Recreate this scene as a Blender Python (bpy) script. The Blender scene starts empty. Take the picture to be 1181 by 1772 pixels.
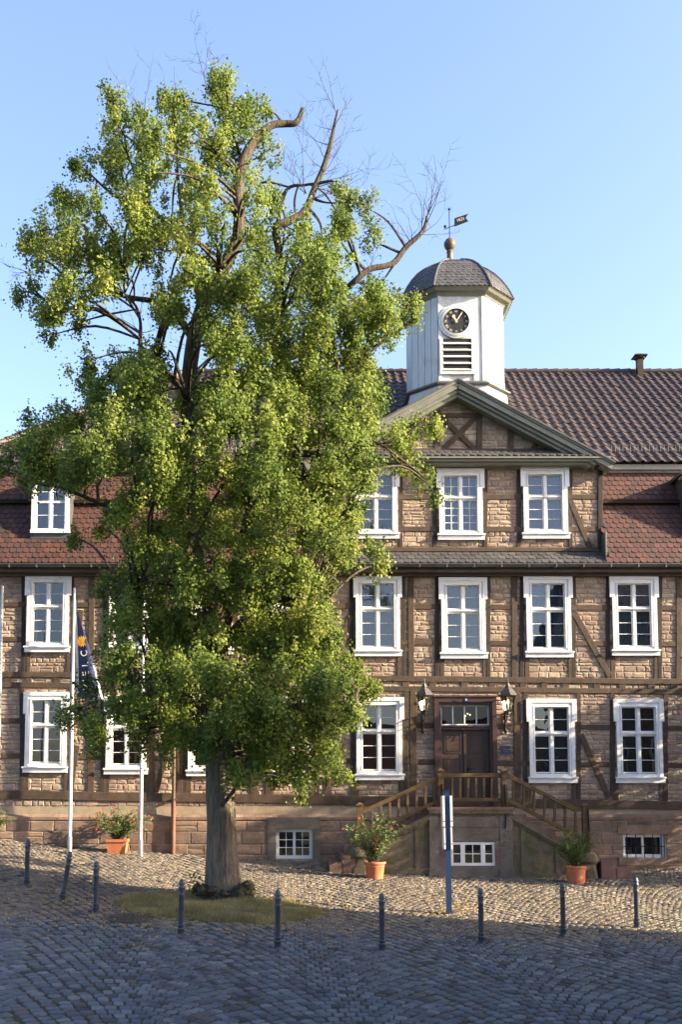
import bpy, math, random
import numpy as np
from mathutils import Vector, Matrix, noise
random.seed(7); rng = np.random.default_rng(7)
S = bpy.context.scene
R = math.radians
# ---------------------------------------------------------------- camera, sky, sun
FPX, PX0, DIST, EYE = 1800.0, 500.0, 28.5, 1.75
TP = 0.0889; PITCH = math.atan(TP); CY = 1390 - FPX*TP
cam = bpy.data.cameras.new('camera'); co = bpy.data.objects.new('camera', cam)
S.collection.objects.link(co); S.camera = co
co.location = (0, -DIST, EYE); co.rotation_euler = (math.pi/2 + PITCH, 0, 0)
cam.sensor_fit = 'VERTICAL'; cam.sensor_height = 36; cam.sensor_width = 24
cam.lens = FPX/1772*36
cam.shift_x = (590.5-PX0)/1772; cam.shift_y = (CY-886)/1772
cam.clip_end = 3000; cam.clip_start = .1
S.render.resolution_x = 683; S.render.resolution_y = 1024
AZ, EL = R(13), R(21)                      # sun: 13 degrees in front of the facade plane, from the right
sdir = Vector((math.cos(AZ)*math.cos(EL), -math.sin(AZ)*math.cos(EL), math.sin(EL)))
W = bpy.data.worlds.new('World'); S.world = W; W.use_nodes = True
nt = W.node_tree; bg = nt.nodes['Background']
sky = nt.nodes.new('ShaderNodeTexSky'); sky.sky_type = 'NISHITA'; sky.sun_disc = False
sky.sun_elevation = EL; sky.sun_rotation = R(90) + AZ
sky.air_density = 1.0; sky.dust_density = 2.6; sky.ozone_density = 2.4
tn_ = nt.nodes.new('ShaderNodeVectorMath'); tn_.operation = 'MULTIPLY'; tn_.inputs[1].default_value = (1.09, 1.02, 1.06)
nt.links.new(sky.outputs[0], tn_.inputs[0]); nt.links.new(tn_.outputs[0], bg.inputs[0]); bg.inputs[1].default_value = 0.11
sl = bpy.data.lights.new('sun', 'SUN'); so = bpy.data.objects.new('sun', sl); S.collection.objects.link(so)
sl.energy = 5.0; sl.angle = R(.5); sl.color = (1, .82, .58)
so.rotation_euler = sdir.to_track_quat('Z', 'Y').to_euler(); so.location = (40, -20, 30)
S.view_settings.view_transform = 'Standard'; S.view_settings.look = 'None'
S.view_settings.exposure = 2.2; S.view_settings.gamma = 1
S.render.engine = 'CYCLES'
S.cycles.max_bounces = 8; S.cycles.transparent_max_bounces = 12

# ---------------------------------------------------------------- measuring helpers
def P(px, py, Y=0.0):
    """point at depth Y seen at photo pixel (px,py)"""
    a = (px-PX0)/FPX; b = (CY-py)/FPX
    fy = math.cos(PITCH) - math.sin(PITCH)*b; z = math.sin(PITCH) + math.cos(PITCH)*b
    s = (Y+DIST)/fy
    return Vector((a*s, Y, EYE + z*s))
def G(x, y):
    x = max(-13, min(13, x)); y = max(-15, min(1, y))
    return .1998 - .04994*x + .09541*y + .00281*x*x - .00044*x*y
def on_ground(px, py):
    lo, hi = -24.0, 0.5
    for _ in range(50):
        m = (lo+hi)/2; p = P(px, py, m)
        if p.z > G(p.x, p.y): lo = m
        else: hi = m
    p = P(px, py, lo); p.z = G(p.x, p.y); return p

# ---------------------------------------------------------------- mesh helpers
class MB:
    def __init__(s): s.v = []; s.f = []; s.t = []; s.m = []; s.mats = []
    def mi(s, m):
        if m not in s.mats: s.mats.append(m)
        return s.mats.index(m)
    def add(s, vs, fs, tone=None, m=None):
        if tone is None: tone = random.random()
        b = len(s.v); s.v.extend([tuple(q) for q in vs])
        k = s.mi(m) if m is not None else 0
        for f in fs: s.f.append([b+i for i in f]); s.t.append(tone); s.m.append(k)
    def box(s, x0, x1, y0, y1, z0, z1, tone=None, m=None, M=None):
        vs = [Vector(q) for q in ((x0,y0,z0),(x1,y0,z0),(x1,y1,z0),(x0,y1,z0),(x0,y0,z1),(x1,y0,z1),(x1,y1,z1),(x0,y1,z1))]
        if M is not None: vs = [M @ q for q in vs]
        s.add(vs, [(0,3,2,1),(4,5,6,7),(0,1,5,4),(1,2,6,5),(2,3,7,6),(3,0,4,7)], tone, m)
    def beam(s, a, b, w, y0, y1, tone=None, m=None):
        """bar in the facade plane from (x,z) a to b, w wide, between depths y0 and y1, edges slightly wavy"""
        a = Vector(a); b = Vector(b); d = b-a; L = d.length; d /= L; n = Vector((-d.y, d.x))
        k = max(1, int(L/.6)); vs = []; fs = []
        for i in range(k+1):
            c = a + d*(L*i/k); j0 = 0 if w < .09 else random.uniform(-.008, .008); j1 = 0 if w < .09 else random.uniform(-.008, .008)
            p0 = c - n*(w/2+j0); p1 = c + n*(w/2+j1); e = min(.008, w*.1)
            vs += [(p0.x, y1, p0.y), (p0.x, y0+e, p0.y), (p0.x+n.x*e, y0, p0.y+n.y*e), (p1.x-n.x*e, y0, p1.y-n.y*e), (p1.x, y0+e, p1.y), (p1.x, y1, p1.y)]
        for i in range(k):
            o = i*6
            for q in range(5): fs.append((o+q, o+q+1, o+q+7, o+q+6))
        fs.append(tuple(range(6))); o = k*6; fs.append(tuple(o+5-q for q in range(6)))
        s.add(vs, fs, tone, m)
    def tube(s, pts, rad, n=8, tone=None, m=None, cap=True, wob=0.0):
        pts = [Vector(p) for p in pts]; vs = []; fs = []; K = len(pts)
        up = Vector((0, 1, .01))
        for i, p in enumerate(pts):
            d = (pts[min(i+1, K-1)] - pts[max(i-1, 0)])
            if d.length < 1e-6: d = Vector((0,0,1))
            d.normalize()
            if i == 0:
                u = d.cross(up)
                if u.length < .05: u = d.cross(Vector((1,0,0)))
                u.normalize()
            else:
                u = (u - d*u.dot(d)).normalized()
            w = d.cross(u)
            r = rad[i] if hasattr(rad, '__len__') else rad
            for k in range(n):
                a = 2*math.pi*k/n; rr = r
                if wob: rr = r*(1 + wob*noise.noise(Vector((math.cos(a)*1.5, math.sin(a)*1.5, p.z*.9+p.x))) + wob*.35*math.sin(a*7 + p.z*.5))
                vs.append(p + u*(rr*math.cos(a)) + w*(rr*math.sin(a)))
        for i in range(K-1):
            for k in range(n):
                fs.append((i*n+k, i*n+(k+1)%n, (i+1)*n+(k+1)%n, (i+1)*n+k))
        if cap: fs.append(tuple(range(n-1, -1, -1))); fs.append(tuple((K-1)*n+k for k in range(n)))
        s.add(vs, fs, tone, m)
    def lathe(s, prof, c=(0,0,0), n=20, tone=None, m=None, M=None, sq=False):
        """prof = [(r,z)...] around the vertical through c"""
        vs = []; fs = []; K = len(prof)
        for r, z in prof:
            for k in range(n):
                a = 2*math.pi*(k+.5*(n == 4 or n == 8))/n
                q = Vector((c[0]+r*math.cos(a), c[1]+r*math.sin(a), c[2]+z))
                vs.append(M @ q if M is not None else q)
        for i in range(K-1):
            for k in range(n): fs.append((i*n+k, i*n+(k+1)%n, (i+1)*n+(k+1)%n, (i+1)*n+k))
        fs.append(tuple(range(n-1, -1, -1))); fs.append(tuple((K-1)*n+k for k in range(n)))
        s.add(vs, fs, tone, m)
    def build(s, name, mat=None, parent=None, smooth=False, loc=None, **kw):
        me = bpy.data.meshes.new(name)
        if loc is not None: lx = Vector(loc); s.v = [(q[0]-lx.x, q[1]-lx.y, q[2]-lx.z) for q in s.v]
        me.from_pydata(s.v, [], s.f)
        a = me.attributes.new('tone', 'FLOAT', 'FACE'); a.data.foreach_set('value', s.t)
        mats = [mm if mm is not None else mat for mm in s.mats] if s.mats else [mat]
        mm = [mat if q is None else q for q in mats]
        if not s.mats: mm = [mat]
        for q in mm: me.materials.append(q)
        if s.mats: me.polygons.foreach_set('material_index', s.m)
        if smooth:
            me.polygons.foreach_set('use_smooth', [True]*len(me.polygons))
            try: me.set_sharp_from_angle(angle=R(40))
            except Exception: pass
        me.update()
        o = bpy.data.objects.new(name, me); S.collection.objects.link(o)
        if loc is not None: o.location = loc
        if parent is not None: o.parent = parent
        for k, v in kw.items(): o[k] = v
        return o
def np_mesh(name, V, F, tones, mat, parent=None, **kw):
    """V (n,3) float, F (m,k) int with constant k"""
    me = bpy.data.meshes.new(name); k = F.shape[1]
    me.vertices.add(len(V)); me.vertices.foreach_set('co', V.astype(np.float32).ravel())
    me.loops.add(F.size); me.loops.foreach_set('vertex_index', F.astype(np.int32).ravel())
    me.polygons.add(len(F)); me.polygons.foreach_set('loop_start', np.arange(0, F.size, k, dtype=np.int32))
    me.update(calc_edges=True)
    a = me.attributes.new('tone', 'FLOAT', 'FACE'); a.data.foreach_set('value', tones.astype(np.float32))
    me.materials.append(mat)
    o = bpy.data.objects.new(name, me); S.collection.objects.link(o)
    if parent is not None: o.parent = parent
    for q, v in kw.items(): o[q] = v
    return o
def empty(name, loc, label, cat, group=None):
    o = bpy.data.objects.new(name, None); S.collection.objects.link(o); o.location = loc
    o['label'] = label; o['category'] = cat
    if group: o['group'] = group
    return o
def tag(o, label, cat, group=None):
    o['label'] = label; o['category'] = cat
    if group: o['group'] = group
    return o
def copy_tree(o, parent=None):
    c = o.copy(); S.collection.objects.link(c)
    if parent is not None: c.parent = parent
    for ch in list(o.children): copy_tree(ch, c)
    return c
def text_mesh(body, size, mat, name, parent, M, extrude=.003, align='CENTER'):
    cu = bpy.data.curves.new('t', 'FONT'); cu.body = body; cu.size = size; cu.extrude = extrude
    cu.align_x = align; cu.align_y = 'CENTER'; cu.resolution_u = 2
    to = bpy.data.objects.new('t', cu); S.collection.objects.link(to)
    bpy.context.view_layer.update()
    me = bpy.data.meshes.new_from_object(to.evaluated_get(bpy.context.evaluated_depsgraph_get()))
    bpy.data.objects.remove(to); me.name = name; me.transform(M)
    me.materials.clear(); me.materials.append(mat)
    o = bpy.data.objects.new(name, me); S.collection.objects.link(o)
    if parent is not None: o.parent = parent
    return o

# ---------------------------------------------------------------- materials
# albedo trims per material
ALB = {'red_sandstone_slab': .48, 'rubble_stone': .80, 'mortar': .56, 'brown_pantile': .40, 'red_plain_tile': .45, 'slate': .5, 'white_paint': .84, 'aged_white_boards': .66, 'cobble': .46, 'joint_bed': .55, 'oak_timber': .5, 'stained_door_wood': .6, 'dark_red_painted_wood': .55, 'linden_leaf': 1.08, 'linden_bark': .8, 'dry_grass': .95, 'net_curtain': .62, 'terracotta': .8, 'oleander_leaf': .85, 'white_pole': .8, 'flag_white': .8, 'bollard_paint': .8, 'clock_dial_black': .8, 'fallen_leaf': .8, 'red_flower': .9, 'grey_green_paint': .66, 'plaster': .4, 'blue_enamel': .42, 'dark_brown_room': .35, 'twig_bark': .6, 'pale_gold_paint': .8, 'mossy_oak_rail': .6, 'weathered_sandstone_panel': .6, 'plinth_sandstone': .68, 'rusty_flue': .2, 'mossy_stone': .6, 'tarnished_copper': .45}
def pm(name, cols, rough=.8, nscale=3.0, nmix=.35, bump=.25, bscale=40.0, metal=0.0, stretch=(1,1,1), spec=.3, stain=None, trans=0.0, fine=.25, bdist=.02):
    k = ALB.get(name, .68); cols = [tuple(v*k for v in c) for c in cols]
    if stain: stain = (tuple(v*k for v in stain[0]), *stain[1:])
    m = bpy.data.materials.new(name); m.use_nodes = True; n = m.node_tree; L = n.links
    b = n.nodes['Principled BSDF']; b.inputs['Roughness'].default_value = rough; b.inputs['Metallic'].default_value = metal
    b.inputs['Specular IOR Level'].default_value = spec
    at = n.nodes.new('ShaderNodeAttribute'); at.attribute_name = 'tone'
    rp = n.nodes.new('ShaderNodeValToRGB'); cr = rp.color_ramp
    if len(cols) == 1: cols = [cols[0], cols[0]]
    while len(cr.elements) < len(cols): cr.elements.new(.5)
    for i, c in enumerate(cols):
        cr.elements[i].position = i/(len(cols)-1); cr.elements[i].color = (*c, 1)
    L.new(at.outputs['Fac'], rp.inputs[0])
    tc = n.nodes.new('ShaderNodeTexCoord'); mp = n.nodes.new('ShaderNodeMapping'); mp.inputs['Scale'].default_value = stretch
    L.new(tc.outputs['Object'], mp.inputs[0])
    n1 = n.nodes.new('ShaderNodeTexNoise'); n1.inputs['Scale'].default_value = nscale; n1.inputs['Detail'].default_value = 6; n1.inputs['Roughness'].default_value = .65
    n2 = n.nodes.new('ShaderNodeTexNoise'); n2.inputs['Scale'].default_value = bscale; n2.inputs['Detail'].default_value = 5; n2.inputs['Roughness'].default_value = .7
    L.new(mp.outputs[0], n1.inputs[0]); L.new(mp.outputs[0], n2.inputs[0])
    def mr(src, lo, hi):
        q = n.nodes.new('ShaderNodeMapRange'); q.inputs[1].default_value = .3; q.inputs[2].default_value = .7
        q.inputs[3].default_value = lo; q.inputs[4].default_value = hi; L.new(src, q.inputs[0]); return q.outputs[0]
    mu = n.nodes.new('ShaderNodeMath'); mu.operation = 'MULTIPLY'
    L.new(mr(n1.outputs[0], 1-nmix, 1+nmix), mu.inputs[0]); L.new(mr(n2.outputs[0], 1-fine, 1+fine), mu.inputs[1])
    vm = n.nodes.new('ShaderNodeVectorMath'); vm.operation = 'SCALE'
    L.new(rp.outputs[0], vm.inputs[0]); L.new(mu.outputs[0], vm.inputs['Scale'])
    out = vm.outputs[0]
    if stain:
        n3 = n.nodes.new('ShaderNodeTexNoise'); n3.inputs['Scale'].default_value = stain[1]; n3.inputs['Detail'].default_value = 4
        L.new(tc.outputs['Object'], n3.inputs[0])
        q = n.nodes.new('ShaderNodeMapRange'); q.inputs[1].default_value = stain[2]; q.inputs[2].default_value = stain[2]+.12; q.inputs[4].default_value = stain[3]
        L.new(n3.outputs[0], q.inputs[0])
        mx = n.nodes.new('ShaderNodeMix'); mx.data_type = 'RGBA'; mx.inputs[7].default_value = (*stain[0], 1)
        L.new(q.outputs[0], mx.inputs[0]); L.new(out, mx.inputs[6]); out = mx.outputs[2]
    L.new(out, b.inputs['Base Color'])
    if bump:
        bp = n.nodes.new('ShaderNodeBump'); bp.inputs['Strength'].default_value = bump; bp.inputs['Distance'].default_value = bdist
        L.new(n2.outputs[0], bp.inputs['Height']); L.new(bp.outputs[0], b.inputs['Normal'])
    if trans:
        tr = n.nodes.new('ShaderNodeBsdfTranslucent'); L.new(out, tr.inputs[0])
        mx = n.nodes.new('ShaderNodeMixShader'); mx.inputs[0].default_value = trans
        L.new(b.outputs[0], mx.inputs[1]); L.new(tr.outputs[0], mx.inputs[2])
        L.new(mx.outputs[0], n.nodes['Material Output'].inputs[0])
    return m
M_stone = pm('rubble_stone', [(.31,.225,.158),(.395,.31,.222),(.25,.165,.13),(.42,.34,.25),(.355,.25,.18),(.245,.19,.16),(.44,.36,.27)], .9, 5, .30, .7, 18, stain=((.22,.145,.11), .55, .54, .5))
M_mortar = pm('mortar', [(.50,.40,.28)], .95, 4, .2, .5, 60)
M_ashlar = pm('plinth_sandstone', [(.26,.17,.12),(.34,.23,.16),(.20,.14,.11),(.38,.27,.19),(.29,.19,.14)], .9, 3, .3, .8, 20, stain=((.12,.09,.08), .7, .55, .5))
M_timber = pm('oak_timber', [(.115,.078,.052),(.145,.10,.068),(.035,.027,.024)], .8, 4, .35, .5, 30, stretch=(1.6,1.6,1.6))
M_white = pm('white_paint', [(.80,.80,.79)], .5, 2.5, .08, .12, 30, spec=.35, fine=.05, stain=((.52,.50,.45), 4, .60, .45))
M_offw = pm('aged_white_boards', [(.72,.74,.72),(.64,.68,.67),(.76,.77,.74)], .6, 3, .14, .1, 40, fine=.06, stretch=(3,3,.5), stain=((.42,.42,.38), 1.6, .56, .4))
M_green = pm('grey_green_paint', [(.25,.26,.21)], .6, 3, .15, .1, 40, fine=.08)
M_pant = pm('brown_pantile', [(.105,.070,.058),(.14,.092,.075),(.085,.062,.056),(.12,.076,.06)], .6, 5, .25, .3, 40, spec=.4, stain=((.08,.07,.05), .8, .6, .4))
M_beav = pm('red_plain_tile', [(.15,.068,.055),(.19,.085,.065),(.11,.058,.052),(.17,.075,.058),(.10,.065,.06)], .75, 5, .3, .3, 40, stain=((.16,.12,.05), .9, .64, .5))
M_slate = pm('slate', [(.10,.10,.105),(.13,.128,.125),(.08,.08,.088),(.15,.14,.13)], .55, 4, .25, .3, 50, spec=.45)
M_zinc = pm('weathered_zinc', [(.13,.125,.115)], .5, 3, .2, .1, 40, metal=.3)
M_dark = pm('dark_interior', [(.02,.017,.015)], .9, 2, .2, 0, 20)
M_curt = pm('net_curtain', [(.50,.58,.74)], .9, 2, .08, 0, 20, trans=.3)
M_door = pm('stained_door_wood', [(.072,.042,.028),(.086,.05,.033)], .45, 3, .3, .15, 30, stretch=(6,6,.6), spec=.4)
M_doorf = pm('dark_red_painted_wood', [(.085,.040,.032)], .45, 3, .2, .12, 40, spec=.4)
M_rail = pm('mossy_oak_rail', [(.16,.10,.045),(.13,.085,.045)], .8, 5, .35, .4, 35, stain=((.08,.085,.03), 2.5, .55, .6))
M_render = pm('weathered_sandstone_panel', [(.25,.21,.17),(.21,.178,.15),(.28,.23,.18)], .95, 2.2, .35, .6, 25, stain=((.15,.125,.095), 1.3, .54, .4))
M_moss = pm('mossy_stone', [(.19,.16,.11)], .95, 3, .4, .8, 30, stain=((.10,.11,.035), 3, .52, .7))
M_pink = pm('red_sandstone_slab', [(.33,.21,.17),(.28,.17,.14)], .85, 3, .2, .4, 30)
M_iron = pm('dark_iron', [(.03,.03,.035)], .5, 6, .2, .15, 60, metal=.6)
M_boll = pm('bollard_paint', [(.045,.056,.066)], .38, 6, .25, .12, 60, spec=.5)
M_blue = pm('blue_enamel', [(.035,.085,.22)], .35, 4, .1, .04, 40, spec=.5)
M_navy = pm('navy_plate', [(.02,.04,.13)], .3, 4, .1, 0, 40, spec=.5)
M_gold = pm('gold_leaf', [(.55,.40,.12)], .4, 6, .15, 0, 40, metal=.5)
M_numer = pm('pale_gold_paint', [(.62,.56,.40)], .5, 6, .25, 0, 40)
M_black = pm('clock_dial_black', [(.022,.022,.024)], .5, 12, .5, .1, 60, stain=((.10,.09,.07), 6, .56, .5))
M_terra = pm('terracotta', [(.50,.17,.075)], .75, 4, .18, .15, 40)
M_soil = pm('potting_soil', [(.05,.035,.022)], .95, 8, .4, .8, 60)
M_pole = pm('white_pole', [(.72,.73,.73)], .35, 3, .06, .03, 40, spec=.5)
M_alu = pm('brushed_metal', [(.5,.5,.48)], .4, 3, .1, .05, 40, metal=.7)
M_bark = pm('linden_bark', [(.17,.14,.10),(.055,.042,.032)], .95, 4, .4, 1.0, 5, stretch=(3.4,3.4,.5), stain=((.12,.13,.06), 1.3, .52, .5), bdist=.09, fine=.45)
M_twig = pm('twig_bark', [(.10,.078,.055)], .9, 4, .3, .4, 40)
M_burl = pm('dark_burl', [(.055,.045,.032)], .95, 5, .5, 1, 12, stain=((.09,.11,.03), 3, .56, .7))
M_leaf = pm('linden_leaf', [(.055,.088,.020),(.085,.130,.027),(.122,.172,.034),(.168,.215,.043),(.23,.26,.058),(.28,.275,.09)], .55, .7, .25, 0, 30, spec=.15, trans=.46, fine=.1)
M_ole = pm('oleander_leaf', [(.06,.12,.03),(.10,.18,.04),(.17,.23,.07),(.20,.19,.09)], .5, 3, .2, 0, 30, spec=.35, trans=.3)
M_flow = pm('red_flower', [(.55,.03,.06),(.65,.10,.14)], .6, 5, .2, 0, 30, trans=.25)
M_grass = pm('dry_grass', [(.17,.155,.06),(.27,.235,.10),(.38,.33,.17),(.14,.145,.05)], .8, 1.5, .45, 0, 30, trans=.3)
M_fall = pm('fallen_leaf', [(.45,.32,.08),(.35,.20,.06),(.50,.42,.16),(.25,.14,.06)], .8, 5, .2, 0, 30, trans=.2)
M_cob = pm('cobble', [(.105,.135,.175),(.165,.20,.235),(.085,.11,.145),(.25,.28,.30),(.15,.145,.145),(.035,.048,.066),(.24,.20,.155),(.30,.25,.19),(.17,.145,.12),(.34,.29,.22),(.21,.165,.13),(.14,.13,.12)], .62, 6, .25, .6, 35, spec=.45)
M_joint = pm('joint_bed', [(.085,.073,.05)], .95, 6, .4, .6, 50, stain=((.055,.08,.02), .9, .5, .8))
M_plaster = pm('plaster', [(.5,.46,.38)], .9, 1, .12, .2, 30)
M_flagb = pm('flag_navy', [(.030,.045,.15)], .7, 3, .15, 0, 40, trans=.25)
M_flagw = pm('flag_white', [(.72,.74,.78)], .7, 3, .1, 0, 40, trans=.25)
M_sunfl = pm('sunflower_print', [(.75,.38,.03)], .7, 8, .3, 0, 40)
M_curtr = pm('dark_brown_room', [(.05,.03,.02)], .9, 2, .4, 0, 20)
M_lead = pm('lead_grey', [(.16,.16,.15)], .5, 3, .25, .1, 40, metal=.4)
def glass(name, ior, tint=(1,1,1), rough=0.0):
    m = bpy.data.materials.new(name); m.use_nodes = True; n = m.node_tree; n.nodes.clear()
    o = n.nodes.new('ShaderNodeOutputMaterial'); t = n.nodes.new('ShaderNodeBsdfTransparent'); t.inputs[0].default_value = (*tint, 1)
    g = n.nodes.new('ShaderNodeBsdfGlossy'); g.inputs['Roughness'].default_value = rough
    f = n.nodes.new('ShaderNodeFresnel'); f.inputs[0].default_value = ior
    tc = n.nodes.new('ShaderNodeTexCoord'); ns = n.nodes.new('ShaderNodeTexNoise'); ns.inputs['Scale'].default_value = 2.2; ns.inputs['Detail'].default_value = 1
    bp = n.nodes.new('ShaderNodeBump'); bp.inputs['Strength'].default_value = .12; bp.inputs['Distance'].default_value = .02
    n.links.new(tc.outputs['Object'], ns.inputs[0]); n.links.new(ns.outputs[0], bp.inputs['Height'])
    n.links.new(bp.outputs[0], g.inputs['Normal'])
    x = n.nodes.new('ShaderNodeMixShader')
    n.links.new(f.outputs[0], x.inputs[0]); n.links.new(t.outputs[0], x.inputs[1]); n.links.new(g.outputs[0], x.inputs[2]); n.links.new(x.outputs[0], o.inputs[0])
    return m
M_glass = glass('window_glass', 2.1, (.85,.9,.88))
M_dglass = glass('dim_glass', 1.5)
M_lglass = glass('lantern_glass', 1.6, (.9,.93,.88))
def emis(name, c, s):
    m = bpy.data.materials.new(name); m.use_nodes = True; n = m.node_tree
    b = n.nodes['Principled BSDF']; b.inputs['Emission Color'].default_value = (*c, 1); b.inputs['Emission Strength'].default_value = s
    b.inputs['Base Color'].default_value = (*c, 1); return m
M_bulb = emis('lit_bulb', (1, .75, .35), 1.6)

# ---------------------------------------------------------------- ground
mb = MB()
xs = [-400,-120,-60,-30,-20,-16] + list(np.arange(-13, 13.6, .5)) + [16,20,30,60,120,400]
ys = [-400,-120,-60,-30,-20] + list(np.arange(-16, 1.1, .5)) + [3,10,20,40,120,400]
vs = [(x, y, G(x, y)) for y in ys for x in xs]; n = len(xs)
mb.add(vs, [(j*n+i, j*n+i+1, (j+1)*n+i+1, (j+1)*n+i) for j in range(len(ys)-1) for i in range(n-1)], .5)
mb.build('ground', M_joint, kind='structure')

gc = on_ground(380, 1573)                     # centre of the grass round the tree
def in_grass(x, y): return ((x-gc.x)/2.02)**2 + ((y-gc.y)/1.28)**2 < 1
# segmental-arch cobbles as one sheet of individual raised setts
CV = []; CF = []; CT = []
def cobble(cx, cy, a, w, h, tone):
    ca, sa = math.cos(a), math.sin(a); z = G(cx, cy)
    tx = random.gauss(0, .02); ty = random.gauss(0, .02); dz = random.gauss(.0, .004)
    b = len(CV); e = .18
    js = [(random.uniform(-.10,.10)*w, random.uniform(-.10,.10)*h) for _ in range(4)]
    for lev, s in ((0, 1.0), (.014, .94), (.019, .74)):
        for k, (qx, qy) in enumerate(((-1,-1),(1,-1),(1,1),(-1,1))):
            # eight-sided outline from four corners, cut
            for (fx, fy) in (((1, 1-e*2) if k % 2 == 0 else (1-e*1.4, 1)), ((1-e*1.4, 1) if k % 2 == 0 else (1, 1-e*2))):
                u = qx*fx*w/2*s + js[k][0]*.6; v = qy*fy*h/2*s + js[k][1]*.6
                x = cx + u*ca - v*sa; y = cy + u*sa + v*ca
                CV.append((x, y, z + lev + dz + u*tx + v*ty + (-.02 if lev == 0 else 0) + (G(x, y)-z)))
    # order of outline points
    o = [0,1,2,3,4,5,6,7]
    for l in range(2):
        for k in range(8):
            p, q = o[k], o[(k+1) % 8]
            CF.append((b+l*8+p, b+l*8+q, b+(l+1)*8+q, b+(l+1)*8+p)); CT.append(tone)
    CF.append((b+16, b+17, b+18, b+19)); CT.append(tone)
    CF.append((b+19, b+20, b+23, b+16)); CT.append(tone)
    CF.append((b+20, b+21, b+22, b+23)); CT.append(tone)
WA = 3.1
y0 = -19.2; r = 0
while y0 < .6:
    sp, cw = (.185, .168) if y0 < -10.2 else (.150, .152)
    y0 += sp; r += 1
    ncol = int(26/cw)
    for c in range(ncol+1):
        x = -12.5 + (c + .5*(r % 2))*cw + random.gauss(0, .008)
        u = ((x + .18*y0) / WA) % 1
        y = y0 + .85*(1-(2*u-1)**2) - .5 + random.gauss(0, .007)
        if y > .0 or y < -18.2: continue
        if abs(x+.0) > 1.2 + (y+DIST)*.44 + 1.0: continue
        if in_grass(x, y): continue
        a = math.atan(.85*(-2*(2*u-1)*2/WA)) * .95 + random.gauss(0, .05)
        path = y > -8.7 + .012*(x-1.5)**2*-1 + random.gauss(0, .35)       # buff setts by house, blue basalt beyond; sun's warmth and blue shade painted in
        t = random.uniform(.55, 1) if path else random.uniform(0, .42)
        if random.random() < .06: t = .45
        w = (cw-.013)*random.uniform(.84, 1.02); h = (sp-.013)*random.uniform(.86, 1.02)
        cobble(x, y, a, w/max(.8, math.cos(a)), h*math.cos(a)**.8, t)
V = np.array(CV); F = np.array(CF)
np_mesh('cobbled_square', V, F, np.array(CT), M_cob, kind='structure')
del CV, CF, CT

# dry grass round the tree: soil mound + blades
mb = MB(); vs = [(gc.x, gc.y, gc.z+.07)]
for rr, dz in ((.5, .065), (.85, .045), (1.03, -.01)):
    for k in range(48):
        a = 2*math.pi*k/48; q = rr*(1+.03*math.sin(5*a)+.025*math.sin(17*a+1)+.02*math.sin(41*a)); x = gc.x+2.02*q*math.cos(a); y = gc.y+1.28*q*math.sin(a)
        vs.append((x, y, G(x, y)+dz))
fs = [(0, 1+k, 1+(k+1) % 48) for k in range(48)]
for l in range(2): fs += [(1+l*48+k, 1+(l+1)*48+k, 1+(l+1)*48+(k+1) % 48, 1+l*48+(k+1) % 48) for k in range(48)]
mb.add(vs, fs, .3)
mb.build('tree_bed', pm('bed_soil', [(.13,.11,.05)], .95, 5, .4, .8, 50), kind='structure')
NB = 42000; rr = np.sqrt(rng.random(NB))*1.03; aa = rng.random(NB)*2*np.pi
rr *= 1 + .03*np.sin(5*aa) + .025*np.sin(17*aa+1) + .02*np.sin(41*aa) + .05*rng.standard_normal(NB)
bx = gc.x+2.02*rr*np.cos(aa); by = gc.y+1.28*rr*np.sin(aa)
bz = .1998-.04994*bx+.09541*by+.00281*bx*bx-.00044*bx*by + .05*(1-rr*rr*.8)
hh = rng.uniform(.05, .17, NB)*(.7+.5*np.sin(bx*3+1)*np.sin(by*4)); th = rng.random(NB)*np.pi*2; wd = .006
lx = rng.normal(0, .035, NB); ly = rng.normal(0, .035, NB)
V = np.stack([np.stack([bx-wd*np.cos(th), by-wd*np.sin(th), bz], 1), np.stack([bx+wd*np.cos(th), by+wd*np.sin(th), bz], 1), np.stack([bx+lx, by+ly, bz+hh], 1)], 1).reshape(-1, 3)
o = np_mesh('grass', V, np.arange(NB*3).reshape(-1, 3), rng.random(NB), M_grass, kind='stuff')
tag(o, 'dry yellowing grass ring round the foot of the tree', 'grass')

# ---------------------------------------------------------------- the town house
HX = P(800, 1390).x                                     # axis of the pediment
X_L, X_R = P(-155, 1390).x, P(1870, 1390).x
bld = empty('timber_framed_building', (HX, 0, 0), 'long half-timbered stone building with white windows, central pediment and clock tower', 'building')
BL = Matrix.Translation((-HX, 0, 0))
def bpart(mb, name, mat=None, parent=None, smooth=False, **kw):
    """build in world coordinates, then hang under the building (or one of its parts)"""
    o = mb.build(name, mat, None, smooth, **kw)
    o.parent = parent if parent is not None else bld
    if parent is None: o.location = (-HX, 0, 0)
    return o
def XZ(px, py, Y=0.0): p = P(px, py, Y); return (p.x, p.z)
Y2 = .10                                                # the top storey stands a little back
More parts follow.
